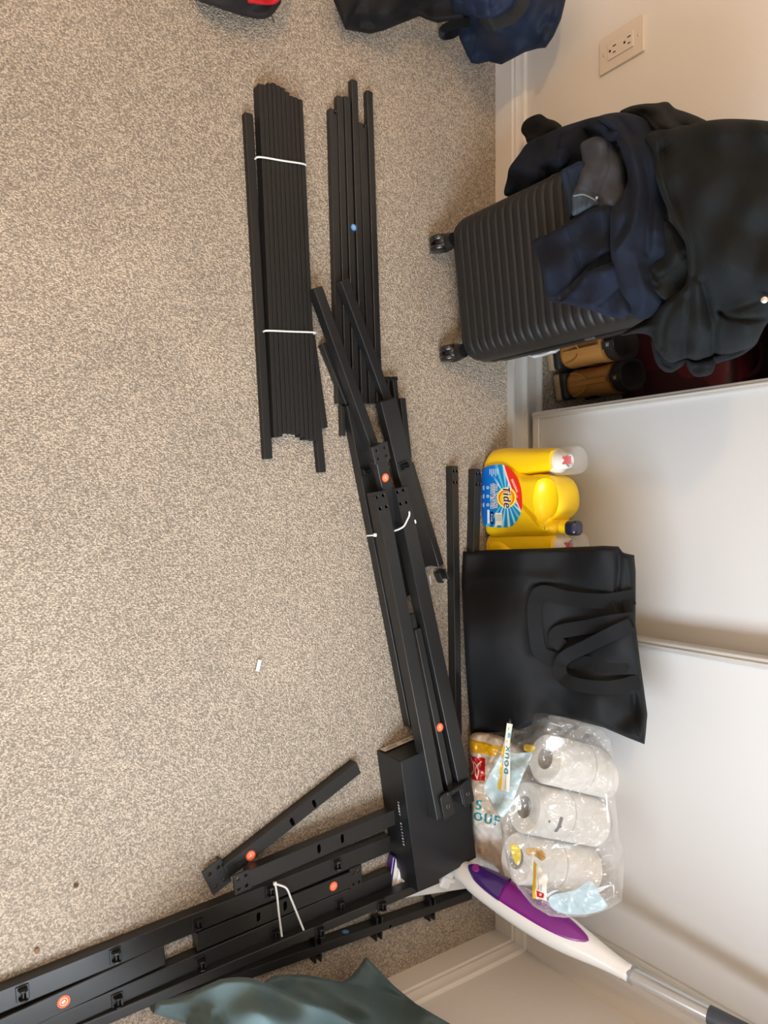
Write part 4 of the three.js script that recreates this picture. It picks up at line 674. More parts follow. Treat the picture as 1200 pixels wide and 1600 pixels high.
// ================================================================ black tote bag
{
  const c7 = pts => crop(650, 850, 0.45833, pts), line = (pts, a, w, sharp) => ({ line: catmull(c7(pts), false, 5), a, w, sharp });
  const tm = P({ color: lin(0.006, 0.0068, 0.0082), roughness: 0.7, specularIntensity: 0.5, sheen: 0.2, sheenColor: lin(0.014, 0.018, 0.024), sheenRoughness: 0.5, bumpMap: weaveA, bumpScale: 0.0005 });
  const g = thing('tote_bag', 'black fabric tote bag with two loop handles standing against the white closet door', 'bag', null);
  const far = dp([[722, 862, 1.075], [730, 1130, 1.085], [850, 860, 1.095], [850, 1000, 1.085], [850, 1120, 1.085], [970, 860, 1.12], [1000, 1000, 1.12], [1010, 1160, 1.125], [960, 1100, 1.115]]);
  part('body', soft({ outline: c7([[160, 26], [250, 20], [450, 14], [640, 6], [690, 8], [706, 30], [744, 38], [749, 90], [749, 200], [748, 270], [764, 400], [778, 500], [789, 580], [783, 650], [779, 683], [720, 660], [640, 626], [560, 605], [480, 590], [330, 640], [186, 645], [180, 560], [168, 400], [160, 250], [155, 120]]), depth: far, front: 0.018, back: 0.022, edge: 8, step: 3, wave: 0.004, waveSize: 60, sharp: true,
    folds: [line([[158, 130], [300, 110], [460, 120]], 0.004, 9), line([[690, 12], [692, 90], [686, 170], [700, 240]], -0.008, 4), line([[718, 40], [730, 120], [744, 190]], 0.005, 5), line([[390, 170], [385, 260], [395, 360]], -0.006, 9), line([[400, 150], [520, 145], [640, 170]], -0.006, 7), line([[760, 500], [770, 600], [780, 680]], 0.006, 6), line([[745, 520], [750, 600], [772, 670]], -0.006, 4), line([[500, 500], [650, 540], [740, 600]], 0.004, 18)] }), tm, g);
  const hm = P({ color: lin(0.0062, 0.0072, 0.0088), roughness: 0.8, specularIntensity: 0.5, sheen: 0.2, sheenColor: lin(0.014, 0.018, 0.022), bumpMap: weaveB, bumpScale: 0.0006 });
  const H = (pts, off) => c7(pts).map(([x, y], i) => at(x, y, far.reduce((a, [p, q, t]) => { const k = 1 / ((p - x) ** 2 + (q - y) ** 2 + 60) ** 1.4; return [a[0] + k, a[1] + k * t]; }, [0, 0]).reduce((s, t) => t / s) - 0.021 - off[i]));
  const face = p => V(0, EYE, 0).sub(p).normalize();
  part('handle', strap(H([[745, 180], [640, 195], [520, 185], [430, 165], [405, 210], [408, 300], [430, 375], [520, 400], [640, 412], [720, 415]], [0.001, 0.002, 0.004, 0.005, 0.005, 0.005, 0.004, 0.003, 0.002, 0.001]), face, 0.027, 0.002), hm, g);
  part('handle', strap(H([[742, 258], [660, 268], [570, 285], [490, 300], [475, 325], [500, 350]], [0.003, 0.007, 0.010, 0.011, 0.011, 0.008]), face, 0.026, 0.002), hm, g);
  part('handle', strap(H([[735, 275], [660, 310], [580, 350], [510, 385], [490, 420], [505, 460], [560, 482], [660, 490], [757, 470]], [0.006, 0.012, 0.016, 0.017, 0.017, 0.017, 0.015, 0.012, 0.006]), face, 0.024, 0.002), hm, g);
  settle(g);
}
// ================================================================ black shoe box
{
  const bm = M({ color: lin(0.0095, 0.0108, 0.0128), roughness: 0.38 }), TH = 0.157;
  const g = thing('shoe_box', 'black lidded shoe box with small white lettering, standing on the carpet under the rail ends', 'box', null, [0.5925, 0, -0.9415], TH);
  const W = 0.263, H = 0.084, D = 0.155;
  part('base', box(W - 0.004, H - 0.003, D - 0.004, 0, (H - 0.003) / 2, 0, 0.0012), bm, g);
  part('lid', join([box(W, 0.0022, D, 0, H - 0.0011, 0, 0.0008), box(W, 0.03, 0.0018, 0, H - 0.0155, D / 2 - 0.0009, 0.0005), box(W, 0.03, 0.0018, 0, H - 0.0155, -D / 2 + 0.0009, 0.0005), box(0.0018, 0.03, D, W / 2 - 0.0009, H - 0.0155, 0, 0.0005), box(0.0018, 0.03, D, -W / 2 + 0.0009, H - 0.0155, 0, 0.0005)]), bm, g);
  const txt = canvasTex(1024, 64, (c, w, h) => { c.fillStyle = '#1b1d1f'; c.fillRect(0, 0, w, h); c.fillStyle = '#f2efe6'; c.font = 'bold 56px sans-serif'; c.textBaseline = 'middle'; const s = 'TOMMY  HILFIGER'; for (let i = 0; i < s.length; i++) { c.textAlign = 'center'; c.fillText(s[i], 40 + i * 67, h / 2); } });
  const pm = M({ map: txt, roughness: 0.4 });
  part('lettering', sheet(V(-0.045, 0.0525, D / 2 + 0.0003), V(0.05, 0.0525, D / 2 + 0.0003), V(0.05, 0.0605, D / 2 + 0.0003), V(-0.045, 0.0605, D / 2 + 0.0003), 1, 1, 0, 0.0003), pm, g, 'small white lettering');
  part('size_label', sheet(V(-W / 2 - 0.0004, 0.004, -0.05), V(-W / 2 - 0.0004, 0.004, 0.07), V(-W / 2 - 0.0004, 0.022, 0.07), V(-W / 2 - 0.0004, 0.022, -0.05), 1, 1, 0, 0.0003), M({ map: canvasTex(256, 40, (c) => { c.fillStyle = '#cfc8be'; c.fillRect(0, 0, 256, 40); c.fillStyle = '#6a6059'; for (let i = 0; i < 16; i++) c.fillRect(12 + i * 9, 8, 2 + (i * 7) % 5, 24); c.fillRect(180, 10, 60, 6); c.fillRect(180, 22, 44, 6); }), roughness: 0.6 }), g, 'white size label');
}
// ================================================================ packs of tissue rolls
{
  const c6 = pts => crop(720, 1100, 0.23333, pts), c7b = pts => crop(720, 1260, 0.23333, pts);
  // six rolls, lying with their ends towards the viewer, two deep
  const paper = P({ color: lin(0.88, 0.85, 0.80), roughness: 0.95, sheen: 0.2, bumpMap: specks, bumpScale: 0.0004 }), core = M({ color: lin(0.30, 0.235, 0.18), roughness: 0.9 }), inside = M({ color: lin(0.12, 0.095, 0.075), roughness: 1 });
  const axis = V(0.33, 0.14, -0.93).normalize(), side = V(0.94, 0, 0.335).normalize();
  const c0 = onD(819, 1261, 1.055), LEN = 0.093, RAD = 0.0475;
  const roll = () => {
    const g = new THREE.Group();
    part('paper', new THREE.LatheGeometry([[0.0205, 0], [RAD - 0.003, 0], [RAD, 0.003], [RAD, LEN - 0.003], [RAD - 0.003, LEN], [0.0205, LEN]].map(p => new THREE.Vector2(...p)), 64), paper, g);
    part('core', new THREE.LatheGeometry([[0.0205, LEN], [0.0205, 0], [0.0192, 0], [0.0192, LEN], [0.0205, LEN]].map(p => new THREE.Vector2(...p)), 40), core, g, 'brown cardboard core');
    return g;
  };
  const proto = roll(), q = new THREE.Quaternion().setFromUnitVectors(V(0, 1, 0), axis);
  const cols = [['near the tote bag', -0.099, 0.012, 0.012], ['in the middle', 0, 0, 0], ['near the purple mop', 0.099, -0.02, 0.03]];
  cols.forEach(([where, o, h, back]) => [0, 1].forEach(k => {
    const r = proto.clone(); r.name = numbered('tissue_roll'); r.quaternion.copy(q); scene.add(r);
    r.position.copy(c0).addScaledVector(side, o).addScaledVector(axis, back + k * (LEN + 0.003)).add(V(0, h, 0));
    tag(r, `white tissue roll inside the clear bag, ${k ? 'back' : 'front'} one of the pair ${where}`, 'tissue roll', 'tissue rolls in the clear bag');
    if (o === 0 && k === 0) {
      const loc = V(-0.05, 0.70, 0.71).normalize().applyQuaternion(q.clone().invert()), th = Math.atan2(loc.x, loc.z), dark = M({ color: lin(0.03, 0.016, 0.016), roughness: 0.7 });
      part('printed_mark', join([new THREE.CylinderGeometry(RAD + 0.0007, RAD + 0.0007, 0.0085, 14, 1, true, th - 0.32, 0.66).translate(0, 0.053, 0), new THREE.CylinderGeometry(RAD + 0.0007, RAD + 0.0007, 0.004, 6, 1, true, th + 0.02, 0.1).translate(0, 0.058, 0), new THREE.CylinderGeometry(RAD + 0.0007, RAD + 0.0007, 0.004, 6, 1, true, th - 0.1, 0.09).translate(0, 0.026, 0)]), dark, r, 'dark brown printed mark');
    }
  }));

  // clear bag round them
  const bag = thing('tissue_pack', 'clear crinkled plastic bag wrapped round white tissue rolls, with yellow and blue print', 'tissue pack', null);
  const out = [[815.7, 1109], [851, 1115], [883, 1121], [918, 1129], [944, 1141], [957, 1158], [960, 1200], [962, 1250], [967, 1307], [976, 1330], [975, 1370], [972, 1408], [953, 1421], [914, 1433], [880, 1434], [858, 1431], [832, 1415], [810, 1388], [795, 1360], [787, 1318], [781, 1280], [768, 1258], [755.5, 1232], [769, 1189], [785, 1162], [797, 1121]];
  const bd = dp([[760, 1232, 1.0], [800, 1130, 1.06], [800, 1260, 1.0], [800, 1360, 0.985], [870, 1150, 1.055], [870, 1260, 1.005], [870, 1400, 0.985], [950, 1160, 1.14], [950, 1260, 1.10], [960, 1400, 1.07], [900, 1260, 1.04]]);
  const cr = []; let sd = 4; const r2 = () => { sd = (sd * 16807) % 2147483647; return sd / 2147483647; };
  for (let i = 0; i < 70; i++) { const x = 775 + r2() * 190, y = 1125 + r2() * 295, a = r2() * 6.28, l = 8 + r2() * 30; cr.push({ line: [[x, y], [x + l * Math.cos(a) / 2, y + l * Math.sin(a) / 2 + 3], [x + l * Math.cos(a), y + l * Math.sin(a)]], a: (r2() - 0.4) * 0.012, w: 1.5 + r2() * 2.6, sharp: r2() > 0.5 }); }
  for (let i = 0; i < 9; i++) cr.push({ line: [[880 + i * 8, 1420 - i * 2], [905 + i * 7, 1370 - i * 4], [945 + i * 3, 1290]], a: 0.004, w: 2.5, sharp: true });
  part('wrapper', soft({ outline: out, depth: bd, front: 0.012, back: 0.05, edge: 16, step: 1.6, folds: cr, wave: 0.008, waveSize: 12, sharp: true, hem: 0.0006 }), film, bag, 'clear plastic film');
  // printed parts of the film
  const band = onBag => bd.reduce((a, [p, q2, t]) => { const k = 1 / ((p - onBag[0]) ** 2 + (q2 - onBag[1]) ** 2 + 60) ** 1.4; return [a[0] + k, a[1] + k * t]; }, [0, 0]).reduce((s, t) => t / s);
  const onBag = (x, y, o = 0.036) => at(x, y, band([x, y]) - o);
  const print = (name, quad, tex, label) => part(name, sheet(...quad.map(([x, y]) => onBag(x, y)), 8, 12, 0.002, 0.0005, 0.004), P({ map: tex, roughness: 0.3, clearcoat: 0.4 }), bag, label);
  // world upside down: the word reads from the photograph's lower to its upper end
  print('printed_label', c6([[322, 592], [345, 135], [312, 128], [243, 568]]).map((p, i, a) => a[[0, 1, 2, 3][i]]), canvasTex(512, 128, (c, w, h) => {
    c.fillStyle = '#f2efe6'; c.fillRect(0, 0, w, h); c.fillStyle = '#f0c21c'; c.fillRect(0, 0, 330, 40); c.fillStyle = '#2a8fb5'; c.font = 'bold 78px sans-serif'; c.textBaseline = 'middle'; c.save(); c.translate(120, 88); c.fillText('DOUX', 0, 0); c.restore(); c.font = '22px sans-serif'; c.fillStyle = '#9aa7a6'; c.fillText('papier', 24, 92); c.fillStyle = '#58b3cf'; c.beginPath(); c.arc(420, 80, 22, 0, 7); c.arc(470, 60, 14, 0, 7); c.fill(); c.fillStyle = '#e9b93a'; c.beginPath(); c.arc(370, 60, 10, 0, 7); c.fill();
  }), 'white and yellow printed strip reading DOUX');
  print('printed_label', c7b([[480, 615], [572, 632], [578, 455], [482, 358]]), canvasTex(256, 512, (c, w, h) => {
    c.fillStyle = '#f1eee8'; c.fillRect(0, 0, w, h); c.fillStyle = '#ecc02a'; c.fillRect(0, 0, 70, h); c.fillStyle = '#c8202c'; c.fillRect(92, 390, 120, 90); c.fillStyle = '#fff'; c.font = 'italic bold 60px serif'; c.textAlign = 'center'; c.fillText('R', 152, 455); c.fillStyle = '#3a3a42'; c.save(); c.translate(130, 370); c.rotate(-Math.PI / 2); c.textAlign = 'left'; c.font = '40px sans-serif'; c.fillText('Bathroom', 0, 0); c.fillText('tissue', 0, 52); c.restore();
  }), 'white and yellow printed label with a red square');
  const tint = (name, pts, col, lab) => part(name, soft({ outline: pts, depth: pts.map(([x, y]) => [x, y, band([x, y]) - 0.017]), front: 0.0006, back: 0.0006, edge: 6, step: 2, wave: 0.0025, waveSize: 10, hem: 0.0003 }), P({ color: col, roughness: 0.25, transmission: 0.62, thickness: 0, clearcoat: 0.3 }), bag, lab);
  tint('printed_area', c6([[155, 560], [235, 400], [300, 290], [350, 330], [430, 325], [480, 335], [425, 460], [370, 600], [330, 700], [268, 755], [200, 640]]), lin(0.74, 0.86, 0.89), 'pale blue printed area');
  tint('printed_area', c7b([[600, 600], [760, 560], [870, 500], [930, 590], [980, 670], [860, 720], [700, 720], [610, 680]]), lin(0.72, 0.85, 0.90), 'pale blue printed area');
  tint('printed_area', c7b([[330, 260], [385, 265], [405, 330], [385, 395], [355, 360]]), lin(0.85, 0.70, 0.12), 'yellow printed patch');
  tint('printed_area', c6([[430, 270], [495, 285], [475, 325], [425, 310]]), lin(0.85, 0.66, 0.12), 'yellow printed patch');
  tint('printed_area', c7b([[440, 285], [520, 280], [570, 330], [545, 365], [490, 330], [445, 325]]), lin(0.75, 0.55, 0.25), 'small orange and blue print');
  settle(bag);
  // the other pack, standing on the carpet behind the shoe box
  const p2 = thing('tissue_pack', 'second plastic tissue pack with a red square and teal letters, squeezed behind the black box', 'tissue pack', null);
  const o2 = [[733, 1160], [738, 1147], [750, 1144], [775, 1148], [800, 1160], [830, 1190], [840, 1260], [830, 1330], [812, 1368], [795, 1372], [770, 1352], [743, 1336], [738, 1300], [736, 1250], [735, 1200]];
  const d2 = dp([[735, 1160, 1.075], [740, 1330, 1.07], [790, 1160, 1.11], [790, 1260, 1.10], [795, 1360, 1.09], [830, 1260, 1.15], [760, 1250, 1.075]]);
  const pv = o2.map(([x, y]) => at(x, y, tD(x, y, 1.09))), vv = p => p.y * 0.7 - p.z * 0.7, ub = [Math.min(...pv.map(p => p.x)), Math.max(...pv.map(p => p.x)), Math.min(...pv.map(vv)), Math.max(...pv.map(vv))];
  part('wrapper', soft({ outline: o2, depth: d2, front: 0.02, back: 0.06, edge: 12, step: 2, wave: 0.005, waveSize: 13, uvBox: ub, folds: cr.slice(0, 24).map(f => ({ ...f, line: f.line.map(([x, y]) => [735 + (x - 770) * 0.5, y]) })) }), P({ roughness: 0.28, clearcoat: 0.6, clearcoatRoughness: 0.15, map: canvasTex(1024, 512, (c, w, h) => {
    c.fillStyle = '#c9b7a2'; c.fillRect(0, 0, w, h); let gr = c.createLinearGradient(500, 0, 900, 0); gr.addColorStop(0, 'rgba(225,224,222,0)'); gr.addColorStop(0.5, '#dcd8d4'); gr.addColorStop(1, '#c9b6a4'); c.fillStyle = gr; c.fillRect(300, 0, w, h);
    c.fillStyle = '#d9a414'; c.fillRect(66, 250, 84, 262); c.fillStyle = '#b9850c'; c.fillRect(66, 330, 14, 182); c.fillStyle = '#b5161e'; c.fillRect(180, 380, 146, 132);
    c.strokeStyle = '#f0dcd4'; c.lineWidth = 7; c.beginPath(); c.moveTo(195, 490); c.quadraticCurveTo(260, 440, 305, 490); c.moveTo(205, 405); c.quadraticCurveTo(250, 480, 310, 440); c.quadraticCurveTo(250, 410, 215, 470); c.stroke();
    c.save(); c.translate(425, 480); c.rotate(-Math.PI / 2 + 0); c.restore();
    c.save(); c.translate(530, 462); c.rotate(-Math.PI / 2 + 0.08); c.fillStyle = '#1d8792'; c.font = 'bold 104px sans-serif'; c.textAlign = 'left'; c.fillText('S', 6, 0); c.fillText('OUF', -4, 96); c.restore();
    c.fillStyle = '#8f8a86'; c.font = '40px sans-serif'; c.save(); c.translate(620, 160); c.rotate(-Math.PI / 2); c.fillText('ultra', -60, 0); c.fillText('doux', -60, 50); c.restore();
    c.fillStyle = '#b0705e'; c.font = 'bold 40px sans-serif'; c.fillText('30', 860, 440); c.fillText('20', 900, 240);
  }) }), p2, 'clear and printed plastic film');
  settle(p2);
}
// ================================================================ spray mop leaning into the corner
{
  const white = P({ color: lin(0.78, 0.77, 0.75), roughness: 0.35, clearcoat: 0.3 }), purple = P({ color: lin(0.19, 0.008, 0.20), roughness: 0.32, clearcoat: 0.3 }), deep = P({ color: lin(0.045, 0.014, 0.14), roughness: 0.18, clearcoat: 0.7 }), silver = M({ color: lin(0.62, 0.63, 0.64), roughness: 0.28, metalness: 0.75 }), grip = M({ color: lin(0.045, 0.052, 0.065), roughness: 0.5 });
  const g = thing('spray_mop', 'white and purple spray mop with silver pole leaning into the corner', 'mop', null);
  const A = onY(707, 1351, 0.055), B = onD(985, 1522, 1.085), C = onD(1112, 1587, 1.109), ax = B.clone().sub(A), LB = ax.length(); ax.normalize();
  const view = V(0, EYE, 0).sub(A.clone().lerp(B, 0.5)).normalize(), side = ax.clone().cross(view).normalize(), nrm = side.clone().cross(ax).normalize();   // side: towards the right wall
  if (side.x < 0) { side.negate(); }
  const prof = [[0, 0.011, 0.011], [0.04, 0.017, 0.015], [0.1, 0.023, 0.021], [0.18, 0.0285, 0.027], [0.28, 0.032, 0.031], [0.42, 0.0345, 0.033], [0.56, 0.0345, 0.032], [0.68, 0.031, 0.029], [0.78, 0.025, 0.024], [0.87, 0.019, 0.019], [0.94, 0.0155, 0.0155], [1, 0.0145, 0.0145]];
  const PR = catmull(prof, false, 8);
  const dims = t => { let i = 0; while (i < PR.length - 2 && PR[i + 1][0] < t) i++; const k = (t - PR[i][0]) / (PR[i + 1][0] - PR[i][0] || 1); return [PR[i][1] + (PR[i + 1][1] - PR[i][1]) * k, PR[i][2] + (PR[i + 1][2] - PR[i][2]) * k]; };
  const pt = (t, a, off = 0) => { const [w, d] = dims(t), c = Math.cos(a), s = Math.sin(a), x = Math.sign(s) * Math.abs(s) ** 0.85 * (w + off), z = Math.sign(c) * Math.abs(c) ** 0.85 * (d + off); return A.clone().addScaledVector(ax, t * LB).addScaledVector(side, x).addScaledVector(nrm, z); };
  const rings = []; for (let i = 0; i <= 60; i++) rings.push(Array.from({ length: 48 }, (_, k) => pt(i / 60, -k / 48 * 2 * Math.PI)));
  const orient = g2 => { g2.computeVertexNormals(); return g2; };
  part('body', orient(skin(rings)), white, g);
  // the purple insert: a long oval following the shell, turned a little to the side of the tissue pack
  const oval = (t0, t1, from, to, th, raise, n = 40) => {
    const pos = [], idx = [], m = 14, tc = (t0 + t1) / 2, th0 = (t1 - t0) / 2;
    for (let i = 0; i <= n; i++) { const t = from + (to - from) * i / n, u = (t - tc) / th0, half = th * Math.sqrt(Math.max(0, 1 - Math.abs(u) ** 3.2)); for (let k = 0; k <= m; k++) { const p = pt(t, -0.42 + half * (2 * k / m - 1), raise * Math.min(1, (1 - Math.abs(2 * k / m - 1)) * 5 + 0.0)); pos.push(p.x, p.y, p.z); if (i && k) { const a = (i - 1) * (m + 1) + k - 1, b = a + 1, c = a + m + 1, d = c + 1; idx.push(a, c, b, b, c, d); } } }
    const q = new THREE.BufferGeometry(); q.setAttribute('position', new THREE.Float32BufferAttribute(pos, 3)); q.setAttribute('uv', new THREE.Float32BufferAttribute(new Float32Array(pos.length / 3 * 2), 2)); q.setIndex(idx); q.computeVertexNormals(); return q;
  };
  const DS = m => { m.side = THREE.DoubleSide; return m; };
  part('insert', oval(0.115, 0.80, 0.34, 0.7999, 0.72, 0.0022), DS(purple), g, 'glossy magenta purple insert');
  const tank = part('tank', oval(0.115, 0.80, 0.1151, 0.345, 0.76, 0.007), DS(deep), g, 'dark purple tank end');
  const bt = pt(0.165, -0.5, 0.0065), btn = part('button', new THREE.CylinderGeometry(0.0085, 0.009, 0.003, 28), P({ color: lin(0.30, 0.02, 0.25), roughness: 0.3 }), tank, 'magenta round button'); btn.quaternion.setFromUnitVectors(V(0, 1, 0), bt.clone().sub(pt(0.165, 0, -0.02)).normalize()); btn.position.copy(bt).sub(tank.position);
  const bar2 = (P0, P1, r0, r1, name, mat) => { const d = P1.clone().sub(P0), m = part(name, new THREE.CylinderGeometry(r1, r0, d.length(), 28), mat, g); m.position.copy(P0).lerp(P1, 0.5); m.quaternion.setFromUnitVectors(V(0, 1, 0), d.normalize()); return m; };
  const dir2 = C.clone().sub(B).normalize(), E2 = C.clone().addScaledVector(dir2, 0.55);
  bar2(B.clone().addScaledVector(dir2, -0.012), B.clone().addScaledVector(dir2, 0.006), 0.0152, 0.0148, 'collar', M({ color: lin(0.35, 0.36, 0.38), roughness: 0.35, metalness: 0.4 }));
  bar2(B, C, 0.0128, 0.0125, 'pole', silver);
  bar2(C.clone().addScaledVector(dir2, -0.004), C.clone().addScaledVector(dir2, 0.2), 0.0142, 0.0148, 'grip', grip);
  bar2(C.clone().addScaledVector(dir2, 0.2), E2, 0.0125, 0.0125, 'pole', silver);
  // head on the carpet
  const h0 = onY(620, 1375, 0.028), h1 = onY(785, 1353, 0.028), hd = h1.clone().sub(h0), hl = hd.length() + 0.01, hm = h0.clone().lerp(h1, 0.5);
  const head = part('mop_head', join([box(hl, 0.014, 0.088, 0, 0.012, 0, 0.006), box(hl * 0.94, 0.012, 0.08, 0, 0.021, 0, 0.005), ...[-1, 1].flatMap(s => Array.from({ length: 6 }, (_, i) => box(0.0035, 0.006, 0.05, s * (hl / 2 - 0.022 - i * 0.0095), 0.0285, 0, 0.0012)))]), white, g, 'white ribbed mop head');
  head.position.set(hm.x, 0, hm.z); head.rotation.y = -Math.atan2(hd.z, hd.x);
  part('end_strip', box(0.008, 0.018, 0.088, -hl / 2 - 0.003, 0.013, 0, 0.003), deep, head, 'purple end strip');
  part('pad', box(hl - 0.03, 0.006, 0.084, 0, 0.003, 0, 0.002), M({ color: lin(0.7, 0.7, 0.7), roughness: 0.9 }), head);
  const jt = part('joint', join([box(0.05, 0.02, 0.03, 0, 0, 0, 0.006), new THREE.CylinderGeometry(0.007, 0.007, 0.036, 20).rotateX(Math.PI / 2).translate(0.004, 0.004, 0)]), white, g, 'white swivel joint'); jt.position.copy(onY(697, 1368, 0.042)); jt.rotation.y = -0.5;
  settle(g);
}
// ================================================================ bags at the upper edge and the cloth at the lower edge of the photograph
{
  const cb = pts => crop(500, 0, 1 / 3, pts), line = (pts, a, w) => ({ line: catmull(cb(pts), false, 5), a, w });
  const blk = cloth(0.0075, 0.0075, 0.0085, 0.2, 0.7), nv = cloth(0.009, 0.016, 0.036, 0.25, 0.7), nv2 = cloth(0.013, 0.022, 0.052, 0.25, 0.7);
  const a = thing('black_coat', 'black fabric coat lying on the carpet at the upper edge of the photo', 'coat', null);
  part('body', soft({ outline: cb([[65, -20], [62, 0], [90, 70], [118, 138], [170, 147], [235, 159], [300, 143], [360, 118], [420, 95], [466, 76], [500, 92], [550, 108], [600, 100], [680, 90], [720, -60], [700, -160], [60, -160]]), depth: dy([[525, 20, 0.03], [575, 50, 0.015], [600, 10, 0.07], [650, 30, 0.03], [690, 25, 0.05], [620, -40, 0.09], [530, -40, 0.05]]), front: 0.02, back: 0.015, edge: 10, step: 2.5, sharp: true, wave: 0.002, waveSize: 25, folds: [line([[180, 20], [150, 70], [140, 100]], -0.005, 3), line([[200, 60], [230, 155]], 0.005, 6), line([[400, 20], [470, 75]], 0.006, 9)] }), blk, a);
  settle(a);
  const b = thing('navy_bag', 'navy blue fabric bag with black strap leaning on the baseboard near the wall socket', 'bag', null);
  part('body', soft({ outline: cb([[640, 130], [655, 185], [685, 250], [710, 296], [740, 300], [790, 288], [850, 303], [890, 282], [960, 245], [1020, 228], [1058, 224], [1095, 170], [1130, 90], [1152, 0], [1160, -160], [640, -160], [610, 0]]), depth: [...dp([[860, 60, 1.11], [880, 10, 1.11], [830, 80, 1.12], [880, -40, 1.11]]), ...dy([[737, 98, 0.006], [760, 97, 0.02], [715, 50, 0.03], [780, 40, 0.16], [720, -10, 0.12], [800, 0, 0.2], [720, -50, 0.14]])], front: 0.02, back: 0.02, edge: 12, step: 2.5, sharp: true, wave: 0.0018, waveSize: 30, folds: [line([[700, 110], [740, 190], [715, 290]], -0.008, 4), line([[760, 100], [730, 220], [720, 290]], 0.006, 8), line([[1050, 60], [980, 180], [900, 270]], 0.005, 10), line([[1090, 40], [1010, 200]], -0.004, 4)] }), nv, b);
  part('pocket', soft({ outline: cb([[660, -60], [668, 0], [700, 55], [745, 85], [800, 86], [850, 72], [900, 30], [920, -10], [920, -80]]), depth: dy([[730, 20, 0.14], [780, 20, 0.2], [760, -10, 0.2]]), front: 0.02, back: 0.01, edge: 9, step: 2, wave: 0.003, waveSize: 15, folds: [line([[720, 0], [735, 60]], -0.004, 3), line([[800, 0], [815, 75]], -0.004, 3)] }), nv2, b, 'brighter blue pocket');
  const ps = cb([[775, 130], [800, 105], [850, 85], [900, 60], [940, 10], [960, -60]]);
  part('strap', strap(ps.map(([x, y], i) => onY(x, y, 0.165 + i * 0.014)), p => V(0, EYE, 0).sub(p).normalize(), 0.034, 0.003), cloth(0.009, 0.009, 0.010, 0.1, 0.6), b, 'black webbing strap');
  part('strap', strap(cb([[700, 105], [650, 110], [600, 125], [575, 145], [580, 165], [620, 160], [650, 140]]).map(([x, y], i) => onY(x, y, [0.1, 0.07, 0.04, 0.02, 0.012, 0.012, 0.02][i])), p => V(0, EYE, 0).sub(p).normalize(), 0.017, 0.003), cloth(0.007, 0.007, 0.008, 0.1, 0.6), b, 'black strap end');
  settle(b);
  const r = thing('soft_pouch', 'dark grey soft pouch with a red panel at the upper edge of the photo', 'pouch', null);
  part('body', soft({ outline: [[300, -20], [308, 0], [340, 12], [375, 24], [405, 30], [422, 26], [434, 12], [440, -2], [444, -60], [300, -60]], depth: dy([[320, 0, 0.02], [400, 25, 0.015], [435, 5, 0.03], [380, -30, 0.07]]), front: 0.02, back: 0.012, edge: 12, step: 2 }), cloth(0.022, 0.018, 0.018, 0.2, 0.8), r);
  part('panel', soft({ outline: [[376, -40], [384, 0], [398, 6], [420, 8], [432, 5], [439, -6], [440, -50]], depth: dy([[400, 5, 0.05], [430, 0, 0.05], [400, -30, 0.09]]), front: 0.008, back: 0.004, edge: 6, step: 2 }), cloth(0.55, 0.015, 0.02, 0.2, 0.7), r, 'bright red panel');
  part('loose_thread', tube([onY(424, 24, 0.012), onY(427, 30, 0.01), onY(428, 35, 0.004)], 0.0008, 12, 5), plasticBlack, r); settle(r);

  const ct = pts => crop(200, 1480, 0.43333, pts), l2 = (pts, a2, w) => ({ line: catmull(ct(pts), false, 5), a: a2, w });
  const lean = list => list.map(([x, y, h]) => [x, y, Math.min(tY(x, y, h), 0.925 * FOCAL / (y - 800))]);
  const teal = cloth(0.085, 0.125, 0.13, 0.5, 0.85, weaveB, 0.0002), t = thing('teal_jacket', 'dark teal smooth garment heaped against the right wall at the lower edge of the photo', 'jacket', null);
  part('back_panel', soft({ outline: ct([[470, 135], [520, 105], [560, 98], [640, 99], [700, 110], [770, 125], [800, 108], [830, 75], [858, 33], [900, 78], [960, 140], [1040, 205], [1160, 275], [1290, 360], [1300, 520], [460, 520], [440, 250]]), depth: lean([[420, 1530, 0.09], [480, 1525, 0.08], [570, 1500, 0.05], [620, 1545, 0.06], [700, 1600, 0.07], [560, 1590, 0.12], [450, 1600, 0.16], [700, 1680, 0.1], [500, 1690, 0.2]]), front: 0.012, back: 0.012, edge: 8, step: 3.5, sharp: true, wave: 0.0006, waveSize: 50, folds: [l2([[770, 125], [880, 150], [1000, 190], [1150, 275]], -0.006, 5), l2([[560, 110], [700, 140], [900, 240]], 0.006, 14)] }), teal, t);
  part('front_panel', soft({ outline: ct([[94, 240], [104, 194], [160, 186], [225, 168], [280, 138], [335, 114], [395, 107], [440, 110], [500, 130], [620, 180], [740, 226], [850, 280], [960, 345], [1000, 520], [190, 520], [210, 275], [160, 262]]), depth: lean([[245, 1580, 0.14], [300, 1560, 0.17], [370, 1530, 0.2], [450, 1545, 0.2], [560, 1600, 0.21], [400, 1600, 0.26], [300, 1650, 0.26], [560, 1680, 0.26]]), front: 0.014, back: 0.012, edge: 10, step: 3.5, wave: 0.0006, waveSize: 60, sharp: true, folds: [l2([[100, 215], [200, 205], [260, 222], [310, 225]], 0.006, 8), l2([[205, 270], [240, 232], [290, 222], [330, 240], [362, 290]], -0.006, 9), l2([[300, 225], [300, 300]], 0.006, 6), l2([[340, 120], [480, 200], [640, 300]], 0.008, 26)] }), teal, t);
  settle(t);
}
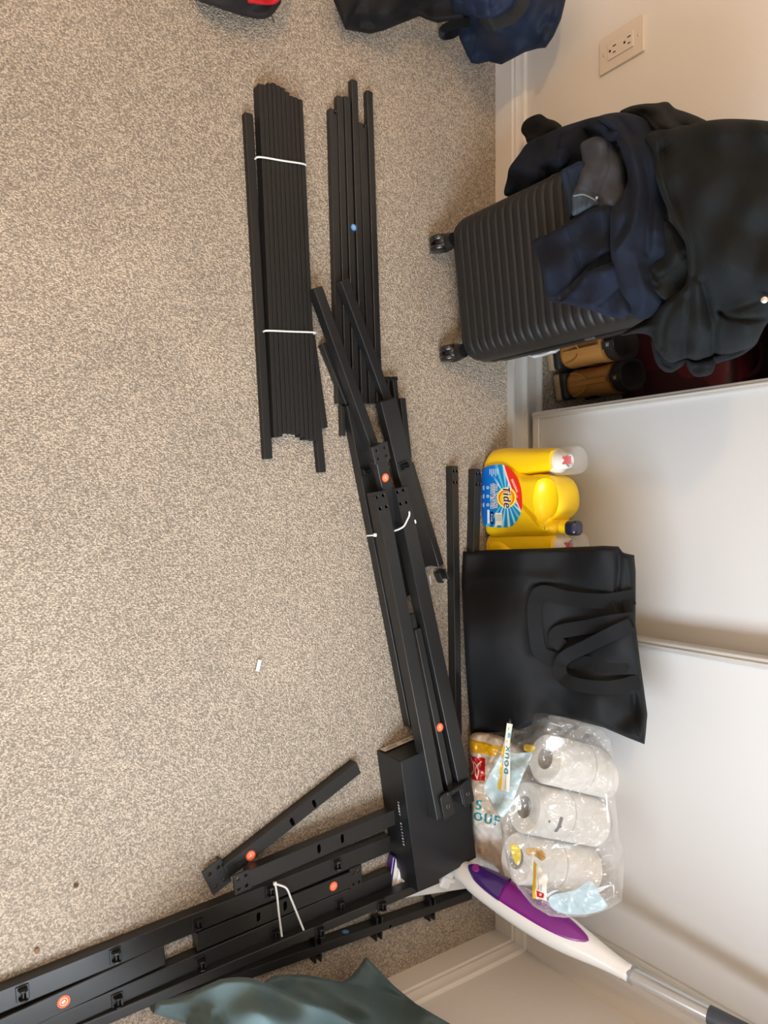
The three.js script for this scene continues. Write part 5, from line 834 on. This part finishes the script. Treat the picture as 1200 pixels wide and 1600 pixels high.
// ================================================================ little things on the carpet
single('paper_scrap', 'small white paper scrap lying alone on the open carpet', 'scrap', null, box(0.021, 0.0012, 0.0075, 0, 0, 0, 0.0005).rotateY(-0.25).translate(...onY(404, 1040, 0.004).toArray()), M({ color: lin(0.66, 0.65, 0.63), roughness: 0.8 }));
single('crumb', 'brown crumb on the carpet, the darker one left of the rail with the four-hole plate', 'crumb', null, new THREE.IcosahedronGeometry(0.003, 1).scale(1, 0.5, 1.3).translate(...onY(119, 1384, 0.003).toArray()), M({ color: lin(0.10, 0.05, 0.025), roughness: 0.9 }));
single('crumb', 'reddish crumb on the carpet beside the long clip rail', 'crumb', null, new THREE.IcosahedronGeometry(0.0035, 1).scale(1.3, 0.5, 1).translate(...onY(58, 1486, 0.003).toArray()), M({ color: lin(0.25, 0.12, 0.07), roughness: 0.9 }));

scene.traverse(o => { if (o.isMesh) o.castShadow = o.receiveShadow = true; });
renderer.render(scene, camera);
